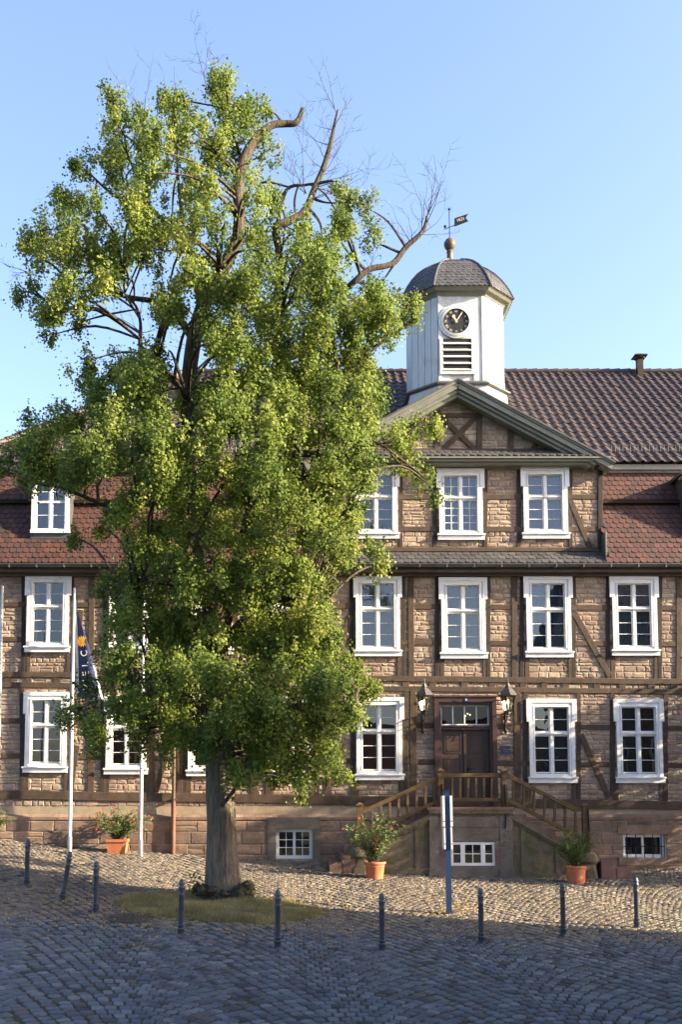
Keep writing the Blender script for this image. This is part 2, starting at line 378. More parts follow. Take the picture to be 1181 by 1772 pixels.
# openings: (L,T,R,B) of the white surrounds in photo pixels
GFW = [(40,1198,119,1337),(180,1203,258,1340),(322,1205,401,1343),(465,1206,546,1346),(613,1207,700,1350),(912,1210,999,1355),(1063,1210,1150,1355),(1214,1211,1301,1357),(1365,1212,1452,1358)]
F1W = [(43,995,123,1129),(185,996,265,1131),(325,996,406,1133),(468,997,549,1135),(612,997,696,1136),(760,1000,844,1140),(907,997,992,1138),(1056,997,1141,1135),(1204,997,1290,1136),(1353,997,1439,1136)]
F2W = [(610,810,692,933),(756,812,839,935),(902,810,986,933)]
def rect(w, Y=0.0):
    x0, z1 = XZ(w[0], (w[1]+w[3])/2, Y)[0], XZ(w[0], w[1], Y)[1]
    x1, z0 = XZ(w[2], (w[1]+w[3])/2, Y)[0], XZ(w[0], w[3], Y)[1]
    return [x0, z0, x1, z1]
rects = [(rect(w), 'gf', w) for w in GFW] + [(rect(w), 'f1', w) for w in F1W]
rects2 = [(rect(w, Y2), 'f2', w) for w in F2W]
def opening(r): return (r[0]+.2, r[1]+.27, r[2]-.2, r[3]-.2)
doorR = (XZ(752, 1300)[0], 1.64, XZ(860, 1300)[0], XZ(800, 1207)[1])
cell = [rect((478,1434,541,1486)), rect((1078,1443,1150,1484))]
holes = [opening(r[0]) for r in rects] + [(doorR[0]+.1, doorR[1]-.1, doorR[2]-.1, doorR[3]-.1)] + [(c[0]+.03, c[1]+.03, c[2]-.03, c[3]-.03) for c in cell]
holes2 = [opening(r[0]) for r in rects2]
Z1 = XZ(0, 992)[1]; Z2a = XZ(0, 962, Y2)[1]; Z2b = XZ(0, 800, Y2)[1]
XA, XB = XZ(572, 870, Y2)[0], XZ(1043, 870, Y2)[0]      # top storey ends
ZSILL = XZ(600, 1392)[1]
def wall_sheet(mb, x0, x1, z0, z1, y, holes, m):
    X = sorted({x0, x1, *[h[0] for h in holes], *[h[2] for h in holes]}); Z = sorted({z0, z1, *[h[1] for h in holes], *[h[3] for h in holes]})
    X = [q for q in X if x0 <= q <= x1]; Z = [q for q in Z if z0 <= q <= z1]
    for i in range(len(X)-1):
        for j in range(len(Z)-1):
            cx, cz = (X[i]+X[i+1])/2, (Z[j]+Z[j+1])/2
            if any(h[0] < cx < h[2] and h[1] < cz < h[3] for h in holes): continue
            mb.add([(X[i], y, Z[j]), (X[i+1], y, Z[j]), (X[i+1], y, Z[j+1]), (X[i], y, Z[j+1])], [(0,1,2,3)], .5, m)
def stone(mb, x0, x1, z0, z1, y, pr, m, j=.012, bev=.02, tone=None):
    if tone is None:                                  # each panel was filled from its own load of stone
        h = math.sin(math.floor(x0/1.15+.3)*12.9898+math.floor(z0/1.05)*78.233)*43758.5; h -= math.floor(h)
        tone = max(0, min(1, random.random()*.62+h*.38+random.gauss(0,.04)))
    bev = min(bev, (x1-x0)*.25, (z1-z0)*.25)
    J = lambda s: random.uniform(-s, s)
    o = [(x0+J(j), z0+J(j)), ((x0+x1)/2+J(j), z0+J(j)), (x1+J(j), z0+J(j)), (x1+J(j), (z0+z1)/2+J(j)), (x1+J(j), z1+J(j)), ((x0+x1)/2+J(j), z1+J(j)), (x0+J(j), z1+J(j)), (x0+J(j), (z0+z1)/2+J(j))]
    cx, cz = (x0+x1)/2, (z0+z1)/2; vs = [(a, y, b) for a, b in o]
    for a, b in o:
        s = 1 if a > cx else -1; t = 1 if b > cz else -1
        ax = a - s*bev*(1+J(.3)) if abs(a-cx) > (x1-x0)*.3 else a
        bz_ = b - t*bev*(1+J(.3)) if abs(b-cz) > (z1-z0)*.3 else b
        vs.append((ax, y-pr*random.uniform(.7, 1.15), bz_))
    vs.append((cx+J(.03), y-pr*random.uniform(.85, 1.5), cz+J(.015)))
    fs = [(k, (k+1) % 8, 8+(k+1) % 8, 8+k) for k in range(8)] + [(8+k, 8+(k+1) % 8, 16) for k in range(8)]
    mb.add(vs, fs, tone, m)
def rubble(mb, x0, x1, z0, z1, y, holes, m, h=(.085,.18), w=(.13,.38), pr=.015, gap=.018, lim=None, lo=None, j=.012):
    z = z0
    while z < z1-.03:
        hh = min(random.uniform(*h), z1-z)
        a, b = x0, x1
        if lim: a, b = lim(z+hh)
        if b - a > .1:
            segs = [(a, b)]
            for q in holes:
                if q[1] < z+hh-.02 and q[3] > z+.02:
                    ns = []
                    for s, e in segs:
                        if q[2] <= s or q[0] >= e: ns.append((s, e)); continue
                        if q[0] > s: ns.append((s, q[0]))
                        if q[2] < e: ns.append((q[2], e))
                    segs = ns
            for s, e in segs:
                x = s
                while x < e-.04:
                    ww = random.uniform(*w)
                    if x+ww > e-.1: ww = e-x
                    zb = z
                    if lo:
                        g = lo(x+ww/2)
                        if z+hh < g: x += ww; continue
                    if ww > .26 and hh > .15 and random.random() < .22:
                        mz = zb+hh*random.uniform(.4, .6)
                        stone(mb, x+gap/2, x+ww-gap/2, zb+gap/2, mz-gap/2, y, pr*random.uniform(.5, 1.3), m, j)
                        stone(mb, x+gap/2, x+ww-gap/2, mz+gap/2, zb+hh-gap/2, y, pr*random.uniform(.5, 1.3), m, j)
                    else:
                        stone(mb, x+gap/2, x+ww-gap/2, zb+gap/2, zb+hh-gap/2, y, pr*random.uniform(.6, 1.3), m, j)
                    x += ww
        z += hh
mb = MB()
wall_sheet(mb, X_L, X_R, -.6, Z1+.3, .014, holes, M_mortar)
wall_sheet(mb, XA, XB, Z1+.3, Z2b+.2, Y2+.014, holes2, M_mortar)
rubble(mb, X_L, 14.5, ZSILL-.05, Z1, .014, holes, M_stone)
rubble(mb, XA, XB, Z2a, Z2b, Y2+.014, holes2, M_stone)
apx, apz = XZ(793, 657, -.35)
rkx, rkz = XZ(1058, 797, -.35)
lkx = 2*apx - rkx
zc0 = XZ(793, 781, Y2)[1]
slope = (apz-rkz)/(rkx-apx)
mb.add([(lkx+.4, Y2+.03, zc0), (rkx-.4, Y2+.03, zc0), (apx, Y2+.03, apz-.1)], [(0,1,2)], .5, M_mortar)
rubble(mb, 0, 1, zc0, apz-.35, Y2+.03, [], M_stone, lim=lambda z: (apx-max(0, (apz-.30-z))/slope, apx+max(0, (apz-.30-z))/slope))
# side and back walls
YB = 12.5
mb.add([(X_L,.03,-.6),(X_L,YB,-.6),(X_L,YB,Z1+.3),(X_L,.03,Z1+.3)], [(0,3,2,1)], .5, M_mortar)
mb.add([(X_R,.03,-.6),(X_R,YB,-.6),(X_R,YB,Z1+.3),(X_R,.03,Z1+.3)], [(0,1,2,3)], .5, M_mortar)
mb.add([(X_L,YB,-.6),(X_R,YB,-.6),(X_R,YB,Z1+.3),(X_L,YB,Z1+.3)], [(0,3,2,1)], .5, M_mortar)
for sx in (XA, XB): mb.add([(sx,Y2+.03,Z1),(sx,3,Z1),(sx,3,Z2b+.2),(sx,Y2+.03,Z2b+.2)], [(0,1,2,3)], .5, M_mortar)
bpart(mb, 'stone_wall', M_mortar)
# rooms behind the glass
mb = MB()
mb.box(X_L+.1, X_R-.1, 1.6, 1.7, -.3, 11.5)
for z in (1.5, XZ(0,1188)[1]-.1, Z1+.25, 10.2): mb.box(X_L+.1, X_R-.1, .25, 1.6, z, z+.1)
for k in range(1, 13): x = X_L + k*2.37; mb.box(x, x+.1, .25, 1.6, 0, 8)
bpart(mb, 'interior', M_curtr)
# plinth of large blocks, projecting, with sloped ledge
mb = MB()
ZL0, ZL1 = XZ(0, 1402)[1], XZ(0, 1414)[1]
ZPT = XZ(300, 1410)[1]
gz = lambda x: G(x, 0)-.25
rubble(mb, X_L, 14.5, -.3, ZPT-.1, -.075, [(c[0]-.03, c[1]-.03, c[2]+.03, c[3]+.03) for c in cell], M_ashlar, h=(.22,.36), w=(.4,.85), pr=.016, gap=.012, lo=gz, j=.005)
wall_sheet(mb, X_L, X_R, -.6, ZPT-.06, -.075, [(c[0], c[1], c[2], c[3]) for c in cell], M_mortar)
x = X_L
while x < 14.5:
    w = random.uniform(.6, 1.2)
    vs = [(x+.006,-.10,ZPT-.13),(x+w-.006,-.10,ZPT-.13),(x+w-.006,-.10,ZPT-.06),(x+.006,-.10,ZPT-.06),(x+w-.006,.02,ZPT+.02),(x+.006,.02,ZPT+.02),(x+w-.006,.02,ZPT-.13),(x+.006,.02,ZPT-.13)]
    mb.add(vs, [(0,1,2,3),(3,2,4,5),(1,6,4,2),(7,0,3,5),(7,6,1,0)], None, M_ashlar); x += w
bpart(mb, 'plinth', M_ashlar)

# ---- timber frame
tb = MB(); TF, TB = -.022, .05
def bp(x0, y0, x1, y1, wpx, Y=0.0, dy=0.0, tone=None):
    """timber between two photo points"""
    tb.beam(XZ(x0, y0, Y), XZ(x1, y1, Y), wpx/63.2, Y+TF+dy+random.uniform(-.0018,.0018), Y+TB+random.uniform(-.01,.01), tone if tone is not None else random.uniform(0, .55))
sill_y = lambda x: 1375 + (x/1181)*19            # the frame sags to the right
mid1 = lambda x: 1167 + (x/1181)*13
mid2 = lambda x: 1185 + (x/1181)*12
r0 = lambda x: 1247 + (x/1181)*13; r1 = lambda x: 1308 + (x/1181)*17
q0 = lambda x: 1046 + (x/1181)*6; q1 = lambda x: 1106 + (x/1181)*9
EX = 1420; WX = -130
def hrail(fn, x0, x1, w, dy=0.0, Y=0.0, step=240, tone=None):
    x = x0
    while x < x1-2:
        xe = min(x+step, x1); bp(x, fn(x), xe, fn(xe), w, Y, dy, tone); x = xe
hrail(sill_y, WX, EX, 15, -.012); hrail(mid1, WX, EX, 10, -.010); hrail(mid2, WX, EX, 9, -.006)
hrail(lambda x: 991, WX, EX, 13, -.014, tone=.95)
D0, D1 = 750, 862
def fill_rails(cols, fnlist, w, full=(WX, EX), extra=[]):
    gaps = sorted([(c[0]+4, c[2]-4) for c in cols] + extra); x = full[0]
    for a, b in gaps + [(full[1], full[1]+1)]:
        if a > x:
            for fn in fnlist: bp(x, fn(x), a, fn(a), w, dy=random.uniform(.001, .004))
        x = max(x, b)
fill_rails(GFW, [r0, r1], 9, extra=[(D0+3, D1-3)])
fill_rails(F1W, [q0, q1], 9)
def vpost(x, ya, yb, w, dy=0.0, Y=0.0, tone=None): bp(x, ya, x, yb, w, Y, dy, tone)
for w in GFW:
    c0, c1 = w[0]-2, w[2]+3
    for c in (c0, c1): vpost(c, mid2((c))+4, sill_y(c)-7, 8, tone=.75)
    for c in (w[0]+5, w[2]-5): vpost(c, w[3]-10, sill_y(c)-7, 8, .003)
for w in F1W:
    for c in (w[0]-3, w[2]+2): vpost(c, 990, mid1(c)-4, 7 if w[0] != 612 else 8, tone=.9)
    for c in (w[0]+6, w[2]-4): vpost(c, w[3]-10, mid1(c)-4, 8, .003)
for x in (712, 891, 158, 320-16, -20, 1206-30, 1330, 441): vpost(x, 990, mid1(x)-4, 10, -.006)
for x in (716, 896, 157, 440, -22, 1182+18): vpost(x, mid2(x)+4, sill_y(x)-7, 12, -.006)
for x in (262, 311, 585-15): vpost(x, mid2(x)+4, sill_y(x)-7, 10, -.004)
for x in (285, 570): vpost(x, 990, mid1(x)-4, 9, -.004)
# braces
for a in ((994,1060,1056,1170),(607,1066,577,1168),(140,1056,128,1160),(293,1060,276,1160)): bp(*a, 10, dy=-.008)
for a in ((1006,1270,1057,1386),(297,1270,270,1370),(600,1290,562,1382),(133,1290,122,1366),(420,1300,447,1380)): bp(*a, 10, dy=-.008)
# beam ends between the twin rails
x = WX
while x < EX:
    bp(x, mid1(x)+3, x, mid2(x)-3, 12, dy=.001); x += random.uniform(34, 56)
# top storey
for a in ((572,806,1040,806,8),(572,951,1040,951,8)): bp(*a[:4], a[4], Y2, -.01)
for yy in (860, 916):
    x = 575
    for w in F2W: bp(x, yy, w[0]+4, yy, 9, Y2); x = w[2]-4
    bp(x, yy, 1040, yy, 9, Y2)
for w in F2W:
    for c in (w[0]-3, w[2]+2): vpost(c, 806, 951, 7, .0, Y2, .8)
vpost(1039.5, 803, 952, 9, -.02, Y2, .9); vpost(575, 803, 952, 9, -.02, Y2)
for a in ((988,866,1022,948),(612,866,590,948)): bp(*a, 9, Y2, -.008)
for x, yt in ((757.5,676),(830.5,676),(885,703),(709,703)): bp(x, yt+16, x, 782, 10, Y2, -.004)
bp(762, 719, 826, 719, 8, Y2, -.002)
bp(767, 724, 824, 779, 9, Y2, -.008); bp(823, 723, 767, 779, 9, Y2, -.003)
bp(922, 779, 941, 744, 9, Y2); bp(672, 779, 652, 744, 9, Y2); bp(575, 779, 1020, 779, 6, Y2, -.002)
bpart(tb, 'timber_frame', M_timber)
# small iron window hooks standing off the posts
mb = MB()
for w in F1W + GFW:
    for k in (.36, .80):
        p = P(w[2]+6, w[1]+(w[3]-w[1])*k, -.02)
        mb = MB(); mb.tube([p, p+Vector((.0,-.10,.01)), p+Vector((.02,-.22,0))], .007, 5); bpart(mb, 'shutter_hook', M_iron)
for x in range(-100, 1400, 52):
    if random.random() < .6:
        p = P(x, mid1(x)+3, -.03); mb = MB(); mb.tube([p, p+Vector((0,-.09,0))], .007, 5); bpart(mb, 'iron_pin', M_iron)

# ---- windows
def window(r, Y, kind, parent=bld, bars=(1, 2), vb=0, curtain=None, opening_top=False):
    x0, z0, x1, z1 = r; f = -.085
    mb = MB()
    wf = .205 if kind != 'f2' else .19
    apr = .17; ear = .045; et = (z1-z0)*.27
    xi0, xi1 = x0+wf, x1-wf
    zi0, zi1 = z0+apr+.13, z1-wf
    a0, a1 = x0+.02+ear, x1-.02-ear
    mb.box(x0, x1, Y+f, Y+.05, z1-.10, z1)                         # head
    mb.box(x0, a0+.06, Y+f, Y+.05, z1-et, z1-.10); mb.box(a1-.06, x1, Y+f, Y+.05, z1-et, z1-.10)
    mb.box(a0, a0+.10, Y+f+.002, Y+.05, z0+apr, z1-et); mb.box(a1-.10, a1, Y+f+.002, Y+.05, z0+apr, z1-et)
    # inner moulding, one step back
    g = Y+f+.022
    mb.box(x0+.10, x1-.10, g, Y+.05, zi1, z1-.10)
    mb.box(a0+.06, xi0, g+.001, Y+.05, zi0-.05, zi1); mb.box(xi1, a1-.06, g+.001, Y+.05, zi0-.05, zi1)
    mb.box(a0+.06, a1-.06, g+.002, Y+.05, z0+apr, zi0-.05)
    mb.box(xi0-.02, xi0+.015, g-.018, Y+.04, zi0-.05, zi1+.02); mb.box(xi1-.015, xi1+.02, g-.018, Y+.04, zi0-.05, zi1+.02)
    mb.box(xi0+.015, xi1-.015, g-.017, Y+.04, zi1-.012, zi1+.02)
    w = mb.build('window', M_white)
    w.parent = parent
    if parent is bld: w.location = (-HX, 0, 0)
    sb = MB(); sb.box(x0+.02, x1-.02, Y+f-.005, Y+.05, z0, z0+apr-.045); sb.box(x0-.0, x1+.0, Y+f-.05, Y+.05, z0+apr-.045, z0+apr-.012); sb.box(x0+.01, x1-.01, Y+f-.03, Y+.05, z0+apr-.012, z0+apr)
    sb.build('sill', M_white, w)
    s = MB(); ys = Y+.015; H = zi1-(zi0-.05); zt = zi1 - H*.405; st = .038; ca = (xi0+xi1)/2
    s.box(xi0, xi1, Y-.03, Y+.06, zt-.03, zt+.03); s.box(xi0, xi1, Y-.05, Y-.03, zt-.005, zt+.02)
    pn = MB()
    for (za, zb, nb) in ((zi0-.05, zt-.03, bars[1]), (zt+.03, zi1, bars[0])):
        s.box(ca-.03, ca+.03, ys-.03, Y+.06, za, zb)
        for (xa, xb) in ((xi0, ca-.03), (ca+.03, xi1)):
            s.box(xa, xa+st, ys, ys+.035, za, zb); s.box(xb-st, xb, ys, ys+.035, za, zb)
            s.box(xa+st, xb-st, ys+.001, ys+.035, za, za+st*1.3); s.box(xa+st, xb-st, ys+.001, ys+.035, zb-st, zb)
            for k in range(1, nb+1):
                zz = za+st*1.3 + (zb-za-st*2.3)*k/(nb+1); s.box(xa+st, xb-st, ys+.004, ys+.03, zz-.008, zz+.008)
            if vb:
                s.box((xa+xb)/2-.009, (xa+xb)/2+.009, ys+.006, ys+.03, za+st, zb-st)
            t1 = random.gauss(0, .004); t2 = random.gauss(0, .006)
            dx = xb-xa; dz = zb-za; yy = ys+.02
            pn.add([(xa+.01, yy, za+.01), (xb-.01, yy+dx*t1, za+.01), (xb-.01, yy+dx*t1+dz*t2*.5, zb-.01), (xa+.01, yy+dz*t2*.5, zb-.01)], [(0,1,2,3)])
    s.build('sash', M_white, w); pn.build('pane', M_glass, w)
    if curtain:
        c = MB(); za = zi0-.03; zb = zi1-.02; n = 60; yc = Y+.16; xa, xb = xi0+.01, xi1-.01
        za += curtain[0]*(zb-za)
        vs = []; ph = random.random()*6
        for i in range(n+1):
            x = xa+(xb-xa)*i/n; y = yc + .018*math.sin(i*1.05+ph) + .008*math.sin(i*.37+ph*2)
            vs += [(x, y, za), (x, y, zb)]
        c.add(vs, [(2*i, 2*i+2, 2*i+3, 2*i+1) for i in range(n) if not (curtain[1] and abs(i-n/2) < curtain[1]*n/2)], .3)
        c.build('curtain', M_curt, w)
    return w
wins = []
CUR = {'gf': {4: None}, }
for i, (r, k, w) in enumerate(rects):
    j = i if k == 'gf' else i-len(GFW)
    cur = None
    if k == 'f1': cur = (0, 0) if j != 0 else (0, .75)
    if k == 'gf' and j == 7: cur = (.6, 0)
    window(r, 0.0, k, curtain=cur)
for j, (r, k, w) in enumerate(rects2):
    window(r, Y2, k, vb=(j == 1), bars=(1, 3) if j == 1 else (1, 2), curtain=(0, 0))
# red flowers and things on ground floor sills inside
# cellar windows
def cellar(r, n, label_part, Yp=-.04, cols=2, rows=3):
    x0, z0, x1, z1 = r; s = MB(); y = Yp+.06
    s.box(x0, x1, y-.02, y+.06, z0, z0+.05); s.box(x0, x1, y-.02, y+.06, z1-.05, z1)
    s.box(x0, x0+.05, y-.02, y+.06, z0+.05, z1-.05); s.box(x1-.05, x1, y-.02, y+.06, z0+.05, z1-.05)
    pn = MB(); pn.add([(x0+.02, y+.03, z0+.02), (x1-.02, y+.03, z0+.02), (x1-.02, y+.03, z1-.02), (x0+.02, y+.03, z1-.02)], [(0,1,2,3)])
    W_ = (x1-x0-.1)/n
    for k in range(n):
        a = x0+.05+k*W_; b = a+W_
        s.box(a, a+.035, y-.01, y+.05, z0+.05, z1-.05); s.box(b-.035, b, y-.011, y+.05, z0+.05, z1-.05)
        s.box(a+.035, b-.035, y-.01, y+.05, z0+.05, z0+.09); s.box(a+.035, b-.035, y-.01, y+.05, z1-.09, z1-.05)
        cc = cols if isinstance(cols, int) else cols[k]
        for q in range(1, cc): xx = a+(b-a)*q/cc; s.box(xx-.009, xx+.009, y, y+.04, z0+.09, z1-.09)
        for q in range(1, rows): zz = z0+.09+(z1-z0-.18)*q/rows; s.box(a+.035, b-.035, y+.002, y+.04, zz-.009, zz+.009)
    return s, pn
s, pn = cellar(cell[0], 2, '')
cw = bpart(s, 'cellar_window', M_white); pn.build('pane', M_glass, cw)
fr = MB(); r = cell[0]
fr.box(r[0]-.22, r[0], -.115, .02, r[1]-.1, r[3]); fr.box(r[2], r[2]+.22, -.115, .02, r[1]-.1, r[3]); fr.box(r[0]-.22, r[2]+.22, -.117, .02, r[3], r[3]+.3)
fr.build('stone_surround', M_render, cw)
s, pn = cellar(cell[1], 2, '', rows=1, cols=1)
cw = bpart(s, 'cellar_window', M_white); pn.build('pane', M_glass, cw)
fr = MB(); r = cell[1]
fr.box(r[0]-.14, r[2]+.2, -.13, .02, r[3], r[3]+.24, .2); fr.box(r[0]-.14, r[2]+.2, -.13, .02, r[1]-.2, r[1], .6)
fr.build('stone_surround', M_ashlar, cw)
b = MB()
for k in range(5): x = r[0]+.1+(r[2]-r[0]-.2)*k/4; b.tube([(x,-.09,r[1]),(x,-.09,r[3])], .012, 6)
b.tube([(r[0],-.09,(r[1]+r[3])/2-.02),(r[2],-.09,(r[1]+r[3])/2-.02)], .012, 6)
b.build('window_bars', M_iron, cw)

# ---- door
x0, z0, x1, z1 = doorR
mb = MB(); zd = XZ(0, 1255)[1]
for (a, b_) in ((x0, x0+.12), (x1-.12, x1)): mb.box(a, b_, -.12, .1, z0, z1)
mb.box(x0+.12, x1-.12, -.121, .1, z1-.14, z1)
for (a, b_) in ((x0+.12, x0+.19), (x1-.19, x1-.12)): mb.box(a, b_, -.08, .12, z0, z1-.14)
mb.box(x0+.19, x1-.19, -.079, .12, z1-.21, z1-.14)
mb.box(x0-.02, x1+.02, -.15, .1, z1, z1+.05)
mb.box(x0+.19, x1-.19, -.04, .16, zd-.12, zd-.0); mb.box(x0+.19, x1-.19, -.07, -.04, zd-.05, zd-.015)
dr = bpart(mb, 'entrance_door', M_doorf)
lx0, lx1 = x0+.19, x1-.19; lc = (lx0+lx1)/2; lz1 = zd-.12
for (a, b_) in ((lx0, lc-.003), (lc+.003, lx1)):
    m_ = MB(); m_.box(a, b_, .06, .12, z0, lz1)
    for (za, zb) in ((z0+.15, z0+.75), (z0+.87, z0+1.35), (z0+1.47, lz1-.12)):
        if zb-za < .1: continue
        xa, xb = a+.10, b_-.10
        m_.box(xa, xb, .045, .06, zb-.03, zb); m_.box(xa, xb, .045, .06, za, za+.03); m_.box(xa, xa+.03, .045, .06, za+.03, zb-.03); m_.box(xb-.03, xb, .045, .06, za+.03, zb-.03)
        m_.box(xa+.06, xb-.06, .048, .06, za+.06, zb-.06)
    m_.build('door_leaf', M_door, dr)
m_ = MB(); m_.box(lc-.035, lc+.035, .03, .06, z0, lz1); m_.build('meeting_stile', M_door, dr)
m_ = MB(); m_.box(lc+.06, lc+.10, .02, .05, z0+.95, z0+1.1); m_.tube([(lc+.08,.03,z0+1.05),(lc+.08,-.02,z0+1.05),(lc+.19,-.02,z0+1.05)], .012, 6); m_.build('door_handle', M_iron, dr)
m_ = MB(); ta, tbz = zd, z1-.21
m_.box(lx0, lx1, .03, .09, ta, ta+.035); m_.box(lx0, lx1, .03, .09, tbz-.035, tbz)
for k in range(5): xx = lx0+.016+(lx1-lx0-.032)*k/4; m_.box(xx-.016, xx+.016, .028, .09, ta+.035, tbz-.035)
m_.build('transom_window', M_white, dr)
m_ = MB(); m_.add([(lx0,.06,ta),(lx1,.06,ta),(lx1,.06,tbz),(lx0,.06,tbz)], [(0,1,2,3)]); m_.build('pane', M_dglass, dr)
for (px, py) in ((806,1239),(810,1235),(814,1237)): m_ = MB(); m_.lathe([(0,-.02),(.02,0),(0,.02)], P(px, py, 1.2), 6); m_.build('ceiling_lamp', M_bulb, dr)
m_ = MB(); c = P(807.5, 1211, -.13); m_.box(c.x-.055, c.x+.055, -.135, -.12, c.z-.05, c.z+.05); nm = m_.build('house_number', M_navy, dr)
RX = Matrix.Rotation(R(90), 4, 'X')
text_mesh('6', .10, M_white, 'numeral', nm, Matrix.Translation((c.x, -.139, c.z)) @ RX)

# ---- cornice and gutter under the main eaves
YE = -.42
zg = XZ(0, 978, YE)[1]; zg2 = XZ(0, 989, YE+.1)[1]
mb = MB()
for (a, b_) in ((X_L-.3, HX), (HX, X_R+.3)):
    mb.box(a, b_, YE+.10, .04, zg2, zg-.02)
    mb.box(a, b_, -.12, .04, zg2-.08, zg2)
bpart(mb, 'cornice', pm('brown_grey_paint', [(.125,.10,.08)], .6, 3, .15, .1, 40))
mb = MB()
n = 9
for (a, b_) in ((X_L-.35, X_R+.35),):
    vs = []
    for xx in (a, b_):
        for k in range(n): th = math.pi*k/(n-1); vs.append((xx, YE-.02-.075*math.cos(th), zg+.02-.08*math.sin(th)))
        for k in range(n): th = math.pi*(1-k/(n-1)); vs.append((xx, YE-.02-.068*math.cos(th), zg+.022-.072*math.sin(th)))
    q = 2*n
    mb.add(vs, [(k, (k+1) % q, q+(k+1) % q, q+k) for k in range(q)], .5)
    mb.tube([(a, YE-.098, zg+.022), (b_, YE-.098, zg+.022)], .012, 6)
    x = a
    while x < b_: mb.box(x, x+.03, YE-.108, YE+.1, zg-.075, zg+.03); x += .75
bpart(mb, 'gutter', M_lead, smooth=False)

# ---- roof tiles
def tiles(mb, O, U, Vv, nu, nv, w, h, kind, m, keep=None, tones=None):
    O = Vector(O); U = Vector(U).normalized(); Vv = Vector(Vv).normalized(); N = U.cross(Vv)
    if N.y > 0: N = -N
    for j in range(nv):
        for i in range(nu):
            off = (.5 if (j % 2 and kind != 'pan') else 0)
            u0 = (i+off)*w; v0 = j*h
            if keep and not keep(O + U*(u0+w/2) + Vv*(v0+h/2)): continue
            jt = random.gauss(0, .003)
            if kind == 'pan':
                cs = [(0,.012),(.10,.045),(.22,.058),(.36,.048),(.50,.016),(.70,.004),(1.0,.016)]
                vs = []
                for (vv, rz) in ((-.02, .024), (h*1.08, .0)):
                    for (a, nn) in cs: vs.append(O + U*(u0+a*w) + Vv*(v0+vv) + N*(nn+rz+jt))
                for (a, nn) in cs: vs.append(O + U*(u0+a*w) + Vv*(v0-.02) + N*(nn+jt-.004))
                k = len(cs); fs = [(q, q+1, k+q+1, k+q) for q in range(k-1)] + [(2*k+q, 2*k+q+1, q+1, q) for q in range(k-1)]
                mb.add(vs, fs, None, m)
            else:
                if kind == 'beav': out = [(.0,.36),(.06,.18),(.22,.05),(.5,0),(.78,.05),(.94,.18),(1,.36)]
                else: out = [(.0,.10),(.10,.02),(.45,0),(.8,.12),(1,.42)]   # slate cut on the slant
                g = .006; t = .016
                pts = [(u0+g+a*(w-2*g), v0+b*h) for a, b in out]
                top = [(u0+w-g, v0+h*1.15), (u0+g, v0+h*1.15)]
                vs = [O+U*a+Vv*b+N*(t+.004+jt-(b-v0)*.1*t/h) for a, b in pts] + [O+U*a+Vv*b+N*(.003) for a, b in top]
                k = len(pts); vs += [O+U*a+Vv*b+N*(-.004) for a, b in pts]
                fs = [tuple(range(k+2))] + [(k+2+q, k+2+q+1, q+1, q) for q in range(k-1)]
                mb.add(vs, fs, None, m)
def sheet(mb, pts, m, tone=.5): mb.add(pts, [tuple(range(len(pts)))], tone, m)
# lower, steep slope
YU = .85
zm0 = XZ(0, 974, YE)[1]; zm1 = XZ(0, 817, YU)[1]
vd = Vector((0, YU-YE, zm1-zm0)); VL = vd.length
mb = MB()
xe0, xe1 = X_L-.35, X_R+.35; ins = YU-YE
sheet(mb, [(xe0, YE, zm0-.01), (XA+.02, YE, zm0-.01), (XA+.02, YU, zm1-.01), (xe0+ins, YU, zm1-.01)], M_beav)
sheet(mb, [(XB-.02, YE, zm0-.01), (xe1, YE, zm0-.01), (xe1-ins, YU, zm1-.01), (XB-.02, YU, zm1-.01)], M_beav)
sheet(mb, [(xe1,YE,zm0),(xe1,YB+.4,zm0),(xe1-ins,YB-.9,zm1),(xe1-ins,YU,zm1)], M_beav); sheet(mb, [(xe0,YB+.4,zm0),(xe0,YE,zm0),(xe0+ins,YU,zm1),(xe0+ins,YB-.9,zm1)], M_beav)
sheet(mb, [(xe1,YB+.4,zm0),(xe0,YB+.4,zm0),(xe0+ins,YB-.9,zm1),(xe1-ins,YB-.9,zm1)], M_beav)
nv = 19; h = VL/nv
def kp(c):
    f = (c.z-zm0)/(zm1-zm0)
    if c.x < xe0+ins*f or c.x > min(16.5, xe1-ins*f): return False
    return c.x < XA+.02 or c.x > XB-.02
tiles(mb, (xe0, YE, zm0), (1,0,0), vd, int((16.6-xe0)/.185)+1, nv, .185, h, 'beav', M_beav, kp)
mansard = bpart(mb, 'mansard_roof', M_beav)
# pale board between the two slopes
zu = XZ(0, 801, YU-.2)[1]; M_eb = pm('pale_grey_paint', [(.36,.34,.30)], .6, 3, .15, .1, 40)
for (a, b_) in ((xe0+ins-.25, XA), (XB, xe1-ins+.25)):
    mb = MB()
    mb.box(a, b_, YU-.16, YU+.3, zm1+.03, zu-.02); mb.box(a, b_, YU-.06, YU+.3, zm1-.03, zm1+.03)
    bpart(mb, 'eaves_board', M_eb)
